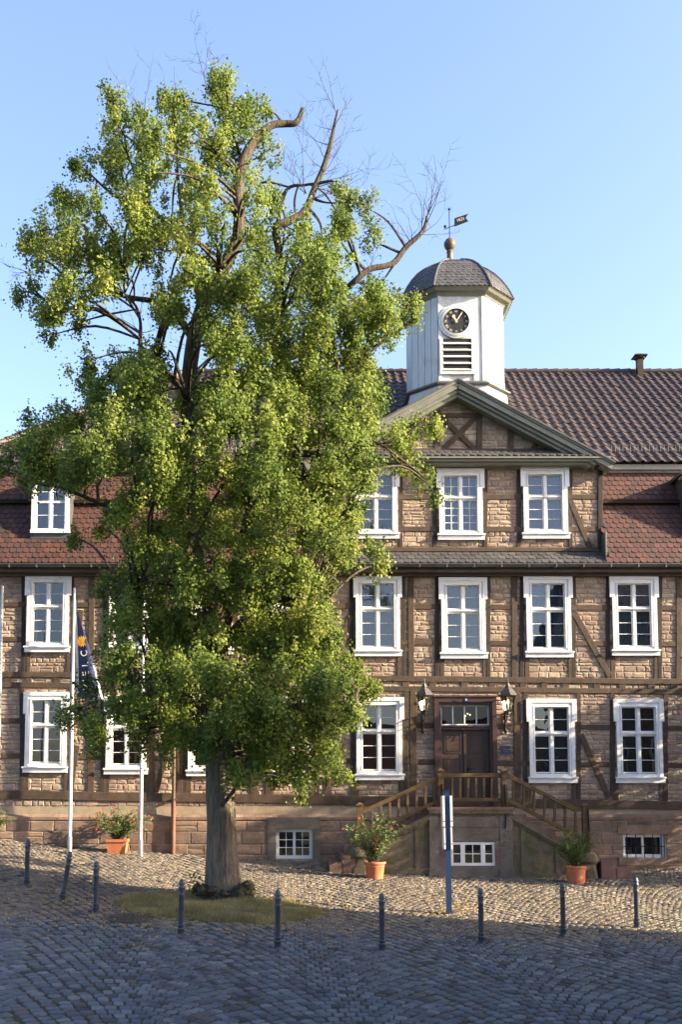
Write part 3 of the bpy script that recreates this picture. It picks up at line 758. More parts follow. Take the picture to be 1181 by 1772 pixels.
# upper slope
YR = 6.6
zr = XZ(0, 645, YR)[1]
O = Vector((xe0+ins-.2, YU-.25, zu)); vd2 = Vector((0, YR-O.y, zr-O.z)); VL2 = vd2.length
run = YR-O.y; xh0 = O.x; xh1 = xe1-ins+.2
mb = MB(); YBK = YR+run
sheet(mb, [(xh0,O.y,zu-.01),(xh1,O.y,zu-.01),(xh1-run,YR,zr-.01),(xh0+run,YR,zr-.01)], M_pant)
sheet(mb, [(xh1,YBK,zu-.01),(xh0,YBK,zu-.01),(xh0+run,YR,zr-.01),(xh1-run,YR,zr-.01)], M_pant)
sheet(mb, [(xh0,YBK,zu-.01),(xh0,O.y,zu-.01),(xh0+run,YR,zr-.01)], M_pant); sheet(mb, [(xh1,O.y,zu-.01),(xh1,YBK,zu-.01),(xh1-run,YR,zr-.01)], M_pant)
nv2 = 21; h2 = VL2/nv2
tiles(mb, O, (1,0,0), vd2, int((17-xh0)/.27), nv2, .27, h2, 'pan', M_pant, lambda c: c.x > xh0 + (c.y-O.y) and c.x < xh1-(c.y-O.y))
x = xh0+run
while x < xh1-run:                                   # ridge caps
    mb.tube([(x, YR, zr+.02), (x+.40, YR, zr+.035)], [.11, .13], 8); x += .36
for s in range(26):                                  # hip caps
    t0 = s/26; t1 = (s+1.15)/26
    A = Vector((xh0, O.y, zu)); B = Vector((xh0+run, YR, zr)); mb.tube([A.lerp(B, t1)+Vector((0,0,.03)), A.lerp(B, t0)+Vector((0,0,.05))], [.10, .12], 8)
roof = bpart(mb, 'roof', M_pant)
q = O + vd2*(1.6*h2/VL2) + Vector((0,-.05,.09))   # snow guard
for (a, b_) in ((xh0+1.8, XA-.3), (XB+.6, 15.5)):
    mb = MB()
    for dz in (0, .16): mb.tube([(a, q.y, q.z+dz), (b_, q.y, q.z+dz)], .009, 4)
    x = a
    while x < b_: mb.tube([(x, q.y, q.z-.04), (x, q.y, q.z+.17)], .006, 4); x += .11
    bpart(mb, 'snow_guard', M_lead)
# flue
c = P(1108, 643, YR-.25)
mb = MB(); ht = P(1108, 613, YR-.25).z
mb.box(c.x-.10, c.x+.10, YR-.36, YR-.16, c.z-.5, ht-.12); mb.lathe([(.32,-.14),(.30,-.10),(.03,0)], (c.x, YR-.26, ht+.02), 4); mb.lathe([(.18,-.2),(.20,-.14)], (c.x, YR-.26, ht+.02), 12)
fl = mb.build('chimney', pm('rusty_flue', [(.12,.075,.05)], .6, 4, .4, .2, 40, metal=.3), roof)

# ---- pediment
YP = -.36
mb = MB()
dr_ = Vector((rkx-apx, rkz-apz)); 
for sgn in (1, -1):
    a = Vector((apx, apz)); e = Vector((apx+sgn*(rkx-apx), rkz)); d = (e-a).normalized(); n_ = Vector((d.y, -d.x))*(1 if sgn > 0 else -1)
    if n_.y > 0: n_ = -n_
    ext = d*.12
    for (off, w, y0) in ((.035, .07, YP-.03), (.14, .14, YP), (.25, .09, YP+.07), (.34, .10, YP+.14)):
        st = a + n_*off; st.x = apx; st.y = apz - off/abs(d.x)*1.0
        mb.beam(st, e+n_*off+(ext if off < .15 else -d*off*1.2), w+.004, y0, Y2+.1)
pz0 = XZ(0, 803, YP+.1)[1]; pz1 = XZ(0, 790, YP)[1]
for (za, zb, y0, ex) in ((pz1-.05, pz1, YP-.04, .10), (pz1-.12, pz1-.05, YP+.03, .04), (pz0, pz1-.12, YP+.12, -.05), (pz0-.05, pz0, Y2-.08, -.2)):
    mb.box(lkx-ex+.1, rkx+ex-.1, y0, Y2+.2 if ex < .1 else .6, za, zb)
ped = bpart(mb, 'pediment', M_green)
sm = MB()
z_t = XZ(0, 779, Y2)[1]; v = Vector((0, Y2-(YP-.05), z_t-pz1)); k = 2
tiles(sm, (lkx+.15, YP-.05, pz1+.01), (1,0,0), v, int((rkx-lkx-.3)/.2), 2, .2, v.length/2, 'sl', M_slate)
sheet(sm, [(lkx+.1,YP-.05,pz1+.005),(rkx-.1,YP-.05,pz1+.005),(rkx-.9,Y2,z_t),(lkx+.9,Y2,z_t)], M_slate)
sm.build('slate_strip', M_slate, ped)
pr = MB()                                            # pediment roof running back
for sgn in (1, -1):
    ex_ = apx+sgn*(rkx-apx+.12); ez = rkz-slope*.12
    pr.add([(apx,YP-.06,apz+.03),(ex_,YP-.06,ez+.03),(ex_,5.5,ez+.03),(apx,5.5,apz+.03),(apx,YP-.06,apz-.02),(ex_,YP-.06,ez-.02),(ex_,5.5,ez-.02)], [(0,1,2,3),(0,4,5,1),(1,5,6,2)], .4)
pr.build('pediment_roof', M_slate, ped)
for sx, sg in ((rkx-.05, 1), (lkx+.05, -1)):         # brown boards under the ends of the cornice
    mb = MB(); mb.box(min(sx, sx-sg*.3), max(sx, sx-sg*.3), YP+.16, .75, pz0-.03, pz1-.06); mb.build('cornice_end', M_doorf, ped)
# ---- slate skirt above the main eaves
mb = MB(); s0 = XZ(0, 974, YE)[1]; s1 = XZ(0, 955, Y2)[1]; v = Vector((0, Y2+.02-YE, s1-s0)); xa, xb = XZ(568,965)[0], XZ(1053,965)[0]
sheet(mb, [(xa,YE,s0),(xb,YE,s0),(xb,Y2+.02,s1),(xa,Y2+.02,s1)], M_slate)
tiles(mb, (xa, YE-.01, s0), (1,0,0), v, int((xb-xa)/.21), 3, .21, v.length/3, 'sl', M_slate)
sheet(mb, [(xb,YE,s0),(xb,Y2,s0),(xb,Y2,s1)], M_slate); sheet(mb, [(xa,YE,s0),(xa,Y2,s0),(xa,Y2,s1)], M_slate)
bpart(mb, 'slate_skirt', M_slate)
mb = MB()                                            # lead flashing where the skirt meets the tiles
a = P(1043, 900, Y2-.03); mb.beam((P(1044,925,0).x, XZ(0,925,0)[1]), (P(1053,973,YE).x, s0), .05, -.30, .3)
bpart(mb, 'flashing', M_lead)

# ---- dormers
def dormer(px0, px1):
    x0, x1 = P(px0, 900, -.05).x, P(px1, 900, -.05).x; yf = -.12
    zb = XZ(0, 932, yf)[1]; zt = XZ(0, 822, yf)[1]
    mb = MB()
    mb.box(x0, x0+.09, yf, 1.0, zb, zt, m=M_slate); mb.box(x1-.09, x1, yf, 1.0, zb, zt, m=M_slate)
    mb.box(x0-.14, x1+.14, yf-.14, 1.2, zt, zt+.08, m=M_lead); mb.box(x0-.06, x1+.06, yf-.06, yf+.3, zt-.06, zt, m=M_offw)
    mb.box(x0+.09, x1-.09, yf, yf+.3, zb, zb+.20, m=M_lead)
    d = bpart(mb, 'dormer', M_slate)
    f = MB(); a0, a1, b0, b1 = x0+.02, x1-.02, zb+.2, zt-.06
    f.box(a0, a0+.12, yf-.04, yf+.06, b0, b1); f.box(a1-.12, a1, yf-.04, yf+.06, b0, b1); f.box(a0+.12, a1-.12, yf-.041, yf+.06, b1-.12, b1); f.box(a0-.02, a1+.02, yf-.06, yf+.06, b0-.05, b0+.05)
    c = (a0+a1)/2; f.box(c-.03, c+.03, yf, yf+.05, b0+.05, b1-.12); zt_ = b1-.12-(b1-b0)*.38
    f.box(a0+.12, a1-.12, yf-.005, yf+.05, zt_-.03, zt_+.03)
    for (u, w_) in ((a0+.12, c-.03), (c+.03, a1-.12)):
        f.box(u, u+.03, yf+.006, yf+.05, b0+.05, b1-.12); f.box(w_-.03, w_, yf+.006, yf+.05, b0+.05, b1-.12)
        f.box(u+.03, w_-.03, yf+.01, yf+.05, b0+.05, b0+.09)
        zz = (b0+.09+zt_)/2; f.box(u+.03, w_-.03, yf+.012, yf+.04, zz-.01, zz+.01); zz = (b1-.12+zt_)/2; f.box(u+.03, w_-.03, yf+.012, yf+.04, zz-.01, zz+.01)
    f.build('window_frame', M_white, d)
    p = MB(); p.add([(a0+.1,yf+.03,b0),(a1-.1,yf+.03,b0),(a1-.1,yf+.03,b1),(a0+.1,yf+.03,b1)], [(0,1,2,3)]); p.build('pane', M_glass, d)
    p = MB(); n = 40; vs = []
    for i in range(n+1):
        x = a0+.1+(a1-a0-.2)*i/n; y = yf+.13+.015*math.sin(i*1.3); vs += [(x,y,b0),(x,y,b1)]
    p.add(vs, [(2*i,2*i+2,2*i+3,2*i+1) for i in range(n)], .3); p.build('curtain', M_curt, d)
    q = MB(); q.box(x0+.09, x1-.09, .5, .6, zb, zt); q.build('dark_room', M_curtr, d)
for a in ((54,122),(1187,1255),(1478,1546)): dormer(*a)

# ---- rain pipe
mb = MB(); p0 = P(300, 1410, -.14); p1 = P(297, 989, -.12)
mb.tube([(p0.x, -.16, G(p0.x, 0)-.05), (p0.x, -.16, p0.z+.35)], .062, 10, .2)
pp = bpart(mb, 'rain_pipe', pm('rusty_pipe', [(.22,.09,.055)], .6, 4, .3, .1, 40), smooth=True)
mb = MB(); mb.tube([(p0.x, -.16, p0.z+.3), (p0.x, -.16, p1.z-.35), (p0.x, -.42, p1.z+.05)], .05, 10, .2)
for k in range(4): z = p0.z+.4+k*1.5; mb.box(p0.x-.07, p0.x+.07, -.2, 0, z, z+.03)
mb.build('upper_pipe', pm('brown_zinc_pipe', [(.12,.075,.05)], .5, 4, .3, .1, 40), pp, smooth=True)

# ---- clock tower
TC = P(787, 560, 3.6); tx = TC.x; ty = 3.75; 
zf = lambda py, y=2.2: P(792, py, y).z
HW = 1.44; FW = .72                                   # half width, half of the front face
def octa(k, z, dw=0.0):
    a = HW*k+dw; b = FW*k+dw*.414
    return [(tx-b,ty-a,z),(tx+b,ty-a,z),(tx+a,ty-b,z),(tx+a,ty+b,z),(tx+b,ty+a,z),(tx-b,ty+a,z),(tx-a,ty+b,z),(tx-a,ty-b,z)]
def rings(mb, L, tone=.5, m=None, cap=True):
    vs = [p for r in L for p in r]; n = 8; fs = []
    for i in range(len(L)-1): fs += [(i*n+k, i*n+(k+1) % n, (i+1)*n+(k+1) % n, (i+1)*n+k) for k in range(n)]
    if cap: fs += [tuple(range(7,-1,-1)), tuple((len(L)-1)*n+k for k in range(n))]
    mb.add(vs, fs, tone, m)
zA, zB, zC = zf(657), zf(507), zf(497)
mb = MB()
# walls as upright boards: one prism per board
def boards(mb, p, q, z0, z1, n, m, skip=None):
    p = Vector(p); q = Vector(q); d = (q-p)/n; o = Vector((d.y, -d.x, 0)).normalized()
    if o.dot(Vector((p.x-tx, p.y-ty, 0))) < 0: o = -o
    for i in range(n):
        a = p+d*i+d.normalized()*.011; b_ = p+d*(i+1)-d.normalized()*.011
        if skip and skip(i): continue
        vs = [(a.x,a.y,z0),(b_.x,b_.y,z0),(b_.x,b_.y,z1),(a.x,a.y,z1)]; t = .02
        vs += [(x_+o.x*t*1.6, y_+o.y*t*1.6, z_) for x_, y_, z_ in vs]
        mb.add(vs, [(4,5,6,7),(0,4,7,3),(1,2,6,5),(0,1,5,4),(3,7,6,2)], None, m)
r0_ = octa(1, zA, -.02)
rings(mb, [octa(1, zA-.9, -.02), octa(1, zB+.1, -.02)], .3, M_offw)
for k in range(8):
    p, q = r0_[k], r0_[(k+1) % 8]
    if k == 0: continue
    boards(mb, p, q, zA, zB, 4 if k % 2 else 6, M_offw)
tw = bpart(mb, 'clock_tower', M_offw)
yf = ty-HW                                            # front face plane
f = MB(); fb = tx-FW; 
cc = P(790.5, 555, yf-.1); cr = .40
lv = [P(767, 586, yf-.05), P(817, 643, yf-.05)]; lx0, lx1 = lv[0].x, lv[1].x; lz0, lz1 = lv[1].z, lv[0].z
f.box(tx-FW, tx-FW+.10, yf-.035, yf+.02, zA, zB); f.box(tx+FW-.10, tx+FW, yf-.035, yf+.02, zA, zB)
f.box(tx-FW+.10, tx-.36, yf-.012, yf+.02, zA, zB, .2); f.box(tx+.36, tx+FW-.10, yf-.012, yf+.02, zA, zB, .7); f.box(tx-.36, tx+.36, yf-.014, yf+.02, lz1+.02, zB, .4)
f.box(lx0-.10, lx0, yf-.07, yf+.02, lz0-.08, lz1+.0); f.box(lx1, lx1+.10, yf-.07, yf+.02, lz0-.08, lz1+.0)
f.box(lx0, lx1, yf-.071, yf+.02, lz0-.08, lz0); 
f.build('front_boarding', M_offw, tw)
l = MB(); l.box(lx0, lx1, yf-.045, yf+.0, lz0, lz1, m=M_dark)
for k in range(5):
    z = lz0+(lz1-lz0)*(k+.15)/5; t = .095
    l.add([(lx0,yf-.085,z),(lx1,yf-.085,z),(lx1,yf-.03,z+t),(lx0,yf-.03,z+t),(lx0,yf-.05,z-.01),(lx1,yf-.05,z-.01)], [(0,1,2,3),(4,5,1,0)], .5, M_offw)
l.build('louvre', M_offw, tw)
RC = Matrix.Translation((cc.x, yf-.03, cc.z)) @ Matrix.Rotation(R(90), 4, 'X')
def ring(mb, r0, r1, t, n=40, z=0, m=None, M=RC):
    vs = []
    for k in range(n):
        a = 2*math.pi*k/n
        for (r, zz) in ((r0, z), (r0, z+t), (r1, z+t*.8), (r1, z)): vs.append(M @ Vector((r*math.cos(a), r*math.sin(a), zz)))
    mb.add(vs, [(k*4+j, k*4+(j+1) % 4, ((k+1) % n)*4+(j+1) % 4, ((k+1) % n)*4+j) for k in range(n) for j in range(4)], .5, m)
g = MB(); ring(g, cr, cr+.07, .07); ring(g, cr+.07, cr+.14, .045); g.build('clock_surround', M_offw, tw, smooth=False)
g = MB(); g.lathe([(.001,.02),(cr,.02),(cr,.03),(.001,.031)], (0,0,0), 40, M=RC); g.build('clock_dial', M_black, tw)
for i, s in enumerate(['XII','I','II','III','IV','V','VI','VII','VIII','IX','X','XI']):
    a = -R(30*i); text_mesh(s, .105, M_numer, 'clock_numeral', tw, RC @ Matrix.Rotation(a, 4, 'Z') @ Matrix.Translation((0, cr*.80, .036)) @ Matrix.Scale(.85, 4, (1,0,0)))
g = MB()
for (a, L, w) in ((-R(34), cr*.86, .018),): g.box(-w, w, -.06, L, .045, .05, M=RC @ Matrix.Rotation(a, 4, 'Z'))
g.build('clock_hand', M_numer, tw)
g = MB(); g.box(-.022, .022, -.05, cr*.55, .055, .06, M=RC @ Matrix.Rotation(R(28), 4, 'Z')); g.lathe([(.04,.05),(.04,.065)], (0,0,0), 12, M=RC); g.lathe([(.05,.05),(.05,.062)], tuple((Matrix.Rotation(R(28), 4, 'Z') @ Vector((0, cr*.42, 0)))), 10, M=RC); g.build('clock_hand', M_numer, tw)
g = MB()
rings(g, [octa(1, zB-.06, .03), octa(1, zB-.0, .07), octa(1, zB+.04, .10), octa(1, zB+.05, .20), octa(1, zB+.11, .26), octa(1, zB+.13, .30)], .5)
g.build('tower_cornice', M_green, tw)
g = MB()
rings(g, [octa(1, zA-.16, .12), octa(1, zA-.13, .17), octa(1, zA-.09, .18), octa(1, zA+.01, .02)], .5)
g.build('tower_ledge', M_lead, tw)
g = MB(); rings(g, [octa(1, zA-1.0, .16), octa(1, zA-.16, .07)], .3); g.build('tower_base', M_offw, tw)
# dome: slates course by course
zE = zB+.14; zTop = P(790, 447, ty-.45).z
prof = [(1.21,0),(1.155,.13),(1.08,.28),(.97,.45),(.83,.62),(.66,.77),(.48,.89),(.34,.96),(.27,1.0)]
g = MB()
def pr_at(t):
    for i in range(len(prof)-1):
        if prof[i][1] <= t <= prof[i+1][1]:
            u = (t-prof[i][1])/(prof[i+1][1]-prof[i][1]); return prof[i][0]*(1-u)+prof[i+1][0]*u
    return prof[-1][0]
rings(g, [octa(p[0], zE+(zTop-zE)*p[1]) for p in prof], .3)
NR = 14
ts = [ (i/NR) for i in range(NR+1)]
for i in range(NR):
    A_ = octa(pr_at(ts[i]), zE+(zTop-zE)*ts[i], .02); B_ = octa(pr_at(min(1, ts[i+1]+.02)), zE+(zTop-zE)*min(1, ts[i+1]+.02), .006)
    for k in range(8):
        p, q, p2, q2 = map(Vector, (A_[k], A_[(k+1) % 8], B_[k], B_[(k+1) % 8]))
        n = max(2, round((q-p).length/.17)); o = ((i*.37) % 1)
        cuts = [0]+[(j+o)/n for j in range(n) if 0 < (j+o)/n < 1]+[1]
        for a, b_ in zip(cuts[:-1], cuts[1:]):
            lo0 = p.lerp(q, a); lo1 = p.lerp(q, b_); hi0 = p2.lerp(q2, a); hi1 = p2.lerp(q2, b_)
            mid = lo0.lerp(lo1, .55) ; lo0b = lo0.lerp(hi0, .10); lo1b = lo1.lerp(hi1, .38)
            j = Vector((0,0,random.uniform(-.006,.006))); inn = Vector((tx-mid.x, ty-mid.y, 0)).normalized()*.022
            g.add([lo0b+j, mid+j, lo1b+j, hi1, hi0, lo0b+j+inn, mid+j+inn, lo1b+j+inn], [(0,1,2,3,4),(5,6,1,0),(6,7,2,1)], None)
for k in range(8):                                   # hips
    g.tube([Vector(octa(p[0], zE+(zTop-zE)*p[1], .02)[k]) for p in prof], .03, 6, .1)
g.build('tower_dome', M_slate, tw)
g = MB(); zb_ = P(786, 423, ty).z
g.lathe([(.16,zTop-.02),(.12,zTop+.05),(.09,zb_-.32),(.11,zb_-.27),(.08,zb_-.2),(.13,zb_-.16),(.185,zb_-.05),(.19,zb_),(.18,zb_+.07),(.13,zb_+.15),(.06,zb_+.20),(.02,zb_+.24)], (tx-.09, ty, 0), 16)
g.build('finial_ball', pm('tarnished_copper', [(.22,.17,.11)], .6, 8, .4, .2, 40, metal=.3), tw, smooth=True)
g = MB(); vx = tx-.09; zt2 = P(786, 362, ty).z
g.tube([(vx,ty,zb_+.2),(vx,ty,zt2)], .015, 6)
for k in range(4):
    a = math.pi*k/4; g.tube([(vx-math.cos(a)*.11,ty,zt2-math.sin(a)*.11),(vx+math.cos(a)*.11,ty,zt2+math.sin(a)*.11)], [.004,.004], 4); 
g.lathe([(.001,-.045),(.045,0),(.001,.045)], (vx,ty,zt2), 8)
P_ = lambda x, y: (lambda p: (p.x, p.z))(P(x, y, ty))
a, b_, c_, d_, e_ = P_(787,378), P_(811,370), P_(806.5,377), P_(811,383), P_(787,392)
poly = [a, b_, c_, d_, e_]; th = .012
vs = [(x, ty-th, z) for x, z in poly] + [(x, ty+th, z) for x, z in poly]
g.add(vs, [(0,1,2,4),(2,3,4),(9,7,6,5),(9,8,7)] + [(k, (k+1) % 5, 5+(k+1) % 5, 5+k) for k in range(5)])
q0_, q1_ = P_(787,390), P_(769,397); g.tube([(q0_[0],ty,q0_[1]),(q1_[0],ty,q1_[1])], .014, 6)
q = P_(771,392); g.lathe([(.001,-.05),(.04,-.03),(.052,0),(.04,.03),(.001,.05)], (q[0],ty,q[1]), 10)
vane = g.build('weather_vane', M_iron, tw)
q = P_(797.5, 380.5); ang = math.atan2(b_[1]-a[1], b_[0]-a[0])
text_mesh('1821', .14, M_numer, 'vane_year', tw, Matrix.Translation((q[0], ty-.02, q[1])) @ Matrix.Rotation(-ang, 4, 'Y') @ RX)

# ---------------------------------------------------------------- entrance stair
YS = -1.65; ZT = 1.655
lx0, lx1 = P(743, 1400, YS).x, P(887, 1400, YS).x
st = empty('entrance_stair', ((lx0+lx1)/2, YS/2, G((lx0+lx1)/2, YS)), 'double flight of sandstone steps with wooden railing below the brown door', 'staircase')
SL = st.location.copy()
def spart(mb, name, mat, parent=None, **kw):
    o = mb.build(name, mat, None, **kw); o.parent = parent or st
    if parent is None: o.location = (-SL.x, -SL.y, -SL.z)
    return o
mb = MB(); mb.box(lx0-.06, lx1+.04, YS-.1, -.11, ZT-.075, ZT); spart(mb, 'landing_slab', M_pink)
gzs = G((lx0+lx1)/2, YS)-.1
swin = [P(781,1457,YS).x, P(0,1498,YS).z, P(857,1457,YS).x, P(0,1457,YS).z]
mb = MB()
wall_sheet(mb, lx0, lx1, gzs, ZT-.075, YS+.02, [tuple(swin)], M_render)
pil = [(lx0, P(759,1400,YS).x), (P(865,1400,YS).x, lx1)]
for a, b_ in pil:
    mb.box(a, b_, YS-.035, -.2, gzs+.3, ZT-.22, .2, M_render); mb.box(a-.02, b_+.02, YS-.075, -.2, gzs, gzs+.3, .5, M_render)
mb.box(pil[0][1], pil[1][0], YS-.03, YS+.1, gzs, swin[1], .4, M_render)
mb.box(pil[0][1], pil[1][0], YS-.022, YS+.1, swin[3]+.02, swin[3]+.36, .3, M_render); mb.box(pil[0][1], pil[1][0], YS-.020, YS+.1, swin[3]+.372, ZT-.22, .9, M_render)
mb.box(swin[2]+.0, pil[1][0], YS-.028, YS+.1, swin[1], swin[3]+.02, .7, M_pink)
mb.box(lx0, lx0+.1, YS, -.1, gzs, ZT-.08, .5, M_render); mb.box(lx1-.1, lx1, YS, -.1, gzs, ZT-.08, .5, M_render)
wl = spart(mb, 'landing_wall', M_render)
mb = MB(); mb.box(lx0-.02, lx1+.0, YS-.09, -.2, ZT-.17, ZT-.076); mb.box(lx0-.01, lx1-.01, YS-.05, -.2, ZT-.22, ZT-.17); spart(mb, 'mossy_cornice', M_moss)
x0, z0, x1, z1 = swin
s = MB(); y = YS+.01; s.box(x0,x1,y,y+.06,z0,z0+.07); s.box(x0,x1,y,y+.06,z1-.07,z1); W3 = x1-x0
cx_ = [x0, x0+.05, x0+W3*.25-.01, x0+W3*.31, x0+W3*.69, x0+W3*.75+.01, x1-.05, x1]
s.box(x0,x0+.06,y,y+.06,z0+.07,z1-.07); s.box(x1-.06,x1,y,y+.06,z0+.07,z1-.07)
s.box(x0+W3*.22,x0+W3*.32,y-.005,y+.06,z0+.07,z1-.07); s.box(x0+W3*.68,x0+W3*.78,y-.005,y+.06,z0+.07,z1-.07)
s.box(x0+W3*.49,x0+W3*.51,y+.01,y+.05,z0+.07,z1-.07); s.box(x0+.06,x1-.06,y+.012,y+.05,(z0+z1)/2-.012,(z0+z1)/2+.012)
cw = spart(s, 'cellar_window', M_white)
s = MB(); s.add([(x0,y+.035,z0),(x1,y+.035,z0),(x1,y+.035,z1),(x0,y+.035,z1)], [(0,1,2,3)]); s.build('pane', M_glass, cw)
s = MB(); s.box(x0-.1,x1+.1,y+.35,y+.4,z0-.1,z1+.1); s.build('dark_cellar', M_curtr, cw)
NS = 9
for side in (1, -1):
    xs_ = lx1 if side > 0 else lx0
    xe = P(1090, 1515, YS).x if side > 0 else P(572, 1500, YS).x
    gb = G(xe, YS+.8); rise = (ZT-gb)/NS; tread = abs(xe-xs_)/(NS-1)
    mb = MB()
    for k in range(NS-1):
        a = xs_+side*tread*k; b_ = a+side*tread; zt = ZT-rise*(k+1)
        ov = .02
        yfr = YS-.12 if k >= NS-3 else YS+.12
        mb.box(min(a, b_+side*ov), max(a, b_+side*ov), yfr, -.11, gb-.25 if k >= NS-3 else zt-.3, zt, .3+.5*random.random())
    spart(mb, 'stair_flight', M_pink)
    # cheek wall with sloping coping
    xq = P(1008, 1480, YS).x if side > 0 else P(607, 1480, YS).x
    zq0 = XZ(0, 1409, YS)[1]; zq1 = XZ(0, 1476 if side > 0 else 1478, YS)[1]; gl = G(xq, YS)-.15
    c = MB(); ya, yb = YS, YS+.28
    pts = [(xs_, gl+.28), (xq, gl+.28), (xq, zq1-.13), (xs_, zq0-.13)]
    def prism(mb, pts, y0, y1, tone=None, m=None):
        n = len(pts); vs = [(x, y0, z) for x, z in pts]+[(x, y1, z) for x, z in pts]
        mb.add(vs, [tuple(range(n)), tuple(range(2*n-1, n-1, -1))]+[(k, k+n, (k+1) % n+n, (k+1) % n) for k in range(n)], tone, m)
    prism(c, pts, ya+.02, yb, .2)
    prism(c, [(xs_, gl-.1), (xq, gl-.1), (xq, gl+.28), (xs_, gl+.28)], ya-.035, yb, .8)
    prism(c, [(xs_, zq0-.13), (xq, zq1-.13), (xq, zq1), (xs_, zq0)], ya-.04, yb+.03, .5, M_moss)
    prism(c, [(xs_, zq0-.20), (xq, zq1-.20), (xq, zq1-.131), (xs_, zq0-.131)], ya-.012, yb, .5)
    # raised upright strips of the stone panels
    for fx in (.12, .62):
        xx = xs_+(xq-xs_)*fx; zz = zq0+(zq1-zq0)*fx-.2; c.box(min(xx, xx+side*.12), max(xx, xx+side*.12), ya+.0, ya+.03, gl+.28, zz, .9)
    # paler irregular plaster sheet on the panel
    spart(c, 'cheek_wall', M_render)
    # rough stone at the foot
    xg = P(1019, 1480, YS).x if side > 0 else P(622, 1480, YS-.1).x
    c = MB(); K = 10; ph = random.random()*9
    g0 = G(xg, YS)-.1; prf = [(.24,0),(.25,.2),(.22,.4),(.21,.5),(.27,.58),(.25,.74),(.17,.82),(.02,.85)]
    vs = []
    for r_, z_ in prf:
        for q in range(12):
            a = 2*math.pi*q/12; rr_ = r_*(1+.12*noise.noise(Vector((math.cos(a)*2+ph, math.sin(a)*2, z_*4)))) * (1+.12*abs(math.sin(2*a)))
            vs.append((xg+rr_*math.cos(a), YS+.1+rr_*math.sin(a), g0+z_*.92))
    c.add(vs, [(i*12+q, i*12+(q+1) % 12, (i+1)*12+(q+1) % 12, (i+1)*12+q) for i in range(len(prf)-1) for q in range(12)]+[tuple((len(prf)-1)*12+q for q in range(12))], .2)
    spart(c, 'foot_stone', M_moss, smooth=True)
# railing
YR_ = YS+.06
rl = MB()
def pt(px, py): p = P(px, py, YR_); return (p.x, p.z)
rl.beam(pt(766,1342), pt(869,1342), .115, YR_-.045, YR_+.045, .1); rl.beam(pt(766,1384), pt(869,1384), .10, YR_-.035, YR_+.035, .1)
for k in range(6):
    x = 783+k*13.7; rl.beam(pt(x,1346), pt(x,1380), .062, YR_-.03, YR_+.03, .6)
rl.beam(pt(760,1345), pt(628,1404), .11, YR_-.045, YR_+.045, .1); rl.beam(pt(760,1385), pt(628,1450), .10, YR_-.035, YR_+.035, .1)
for k in range(8):
    x = 752-k*15.5; u = (760-x)/132; rl.beam(pt(x,1345+59*u+4), pt(x,1385+65*u-4), .062, YR_-.03, YR_+.03, .6)
rl.beam(pt(877,1341), pt(996,1401), .11, YR_-.045, YR_+.045, .1); rl.beam(pt(996,1401), pt(1012,1401), .10, YR_-.043, YR_+.043, .1); rl.beam(pt(877,1384), pt(1010,1451), .10, YR_-.035, YR_+.035, .1)
for k in range(7):
    x = 889+k*18; u = (x-877)/120; rl.beam(pt(x,1341+60*u+4), pt(x,1384+61*u-4), .062, YR_-.03, YR_+.03, .6)
rail = spart(rl, 'railing', M_rail)
for (x, ya, yb) in ((763,1333,1400),(873,1333,1400),(1013,1393,1478),(623,1392,1470)):
    c = MB(); w = .075; p = pt(x, ya); q = pt(x, yb)
    c.box(p[0]-w, p[0]+w, YR_-.075, YR_+.075, q[1], p[1]-.03); c.box(p[0]-w-.025, p[0]+w+.025, YR_-.1, YR_+.1, p[1]-.03, p[1]+.01); c.lathe([(.11,.01),(.03,.05)], (p[0], YR_, p[1]), 4)
    c.build('newel_post', M_rail, rail)
for (x, ya, yb) in ((873,1357,1434),(765,1357,1434),(1017,1400,1482)):
    c = MB(); p = pt(x, ya); q = pt(x+1, yb); c.tube([(p[0],YR_-.09,p[1]),(p[0]+.02,YR_-.10,(p[1]+q[1])/2),(q[0],YR_-.12,q[1])], .017, 6); c.build('iron_stay', M_iron, rail)

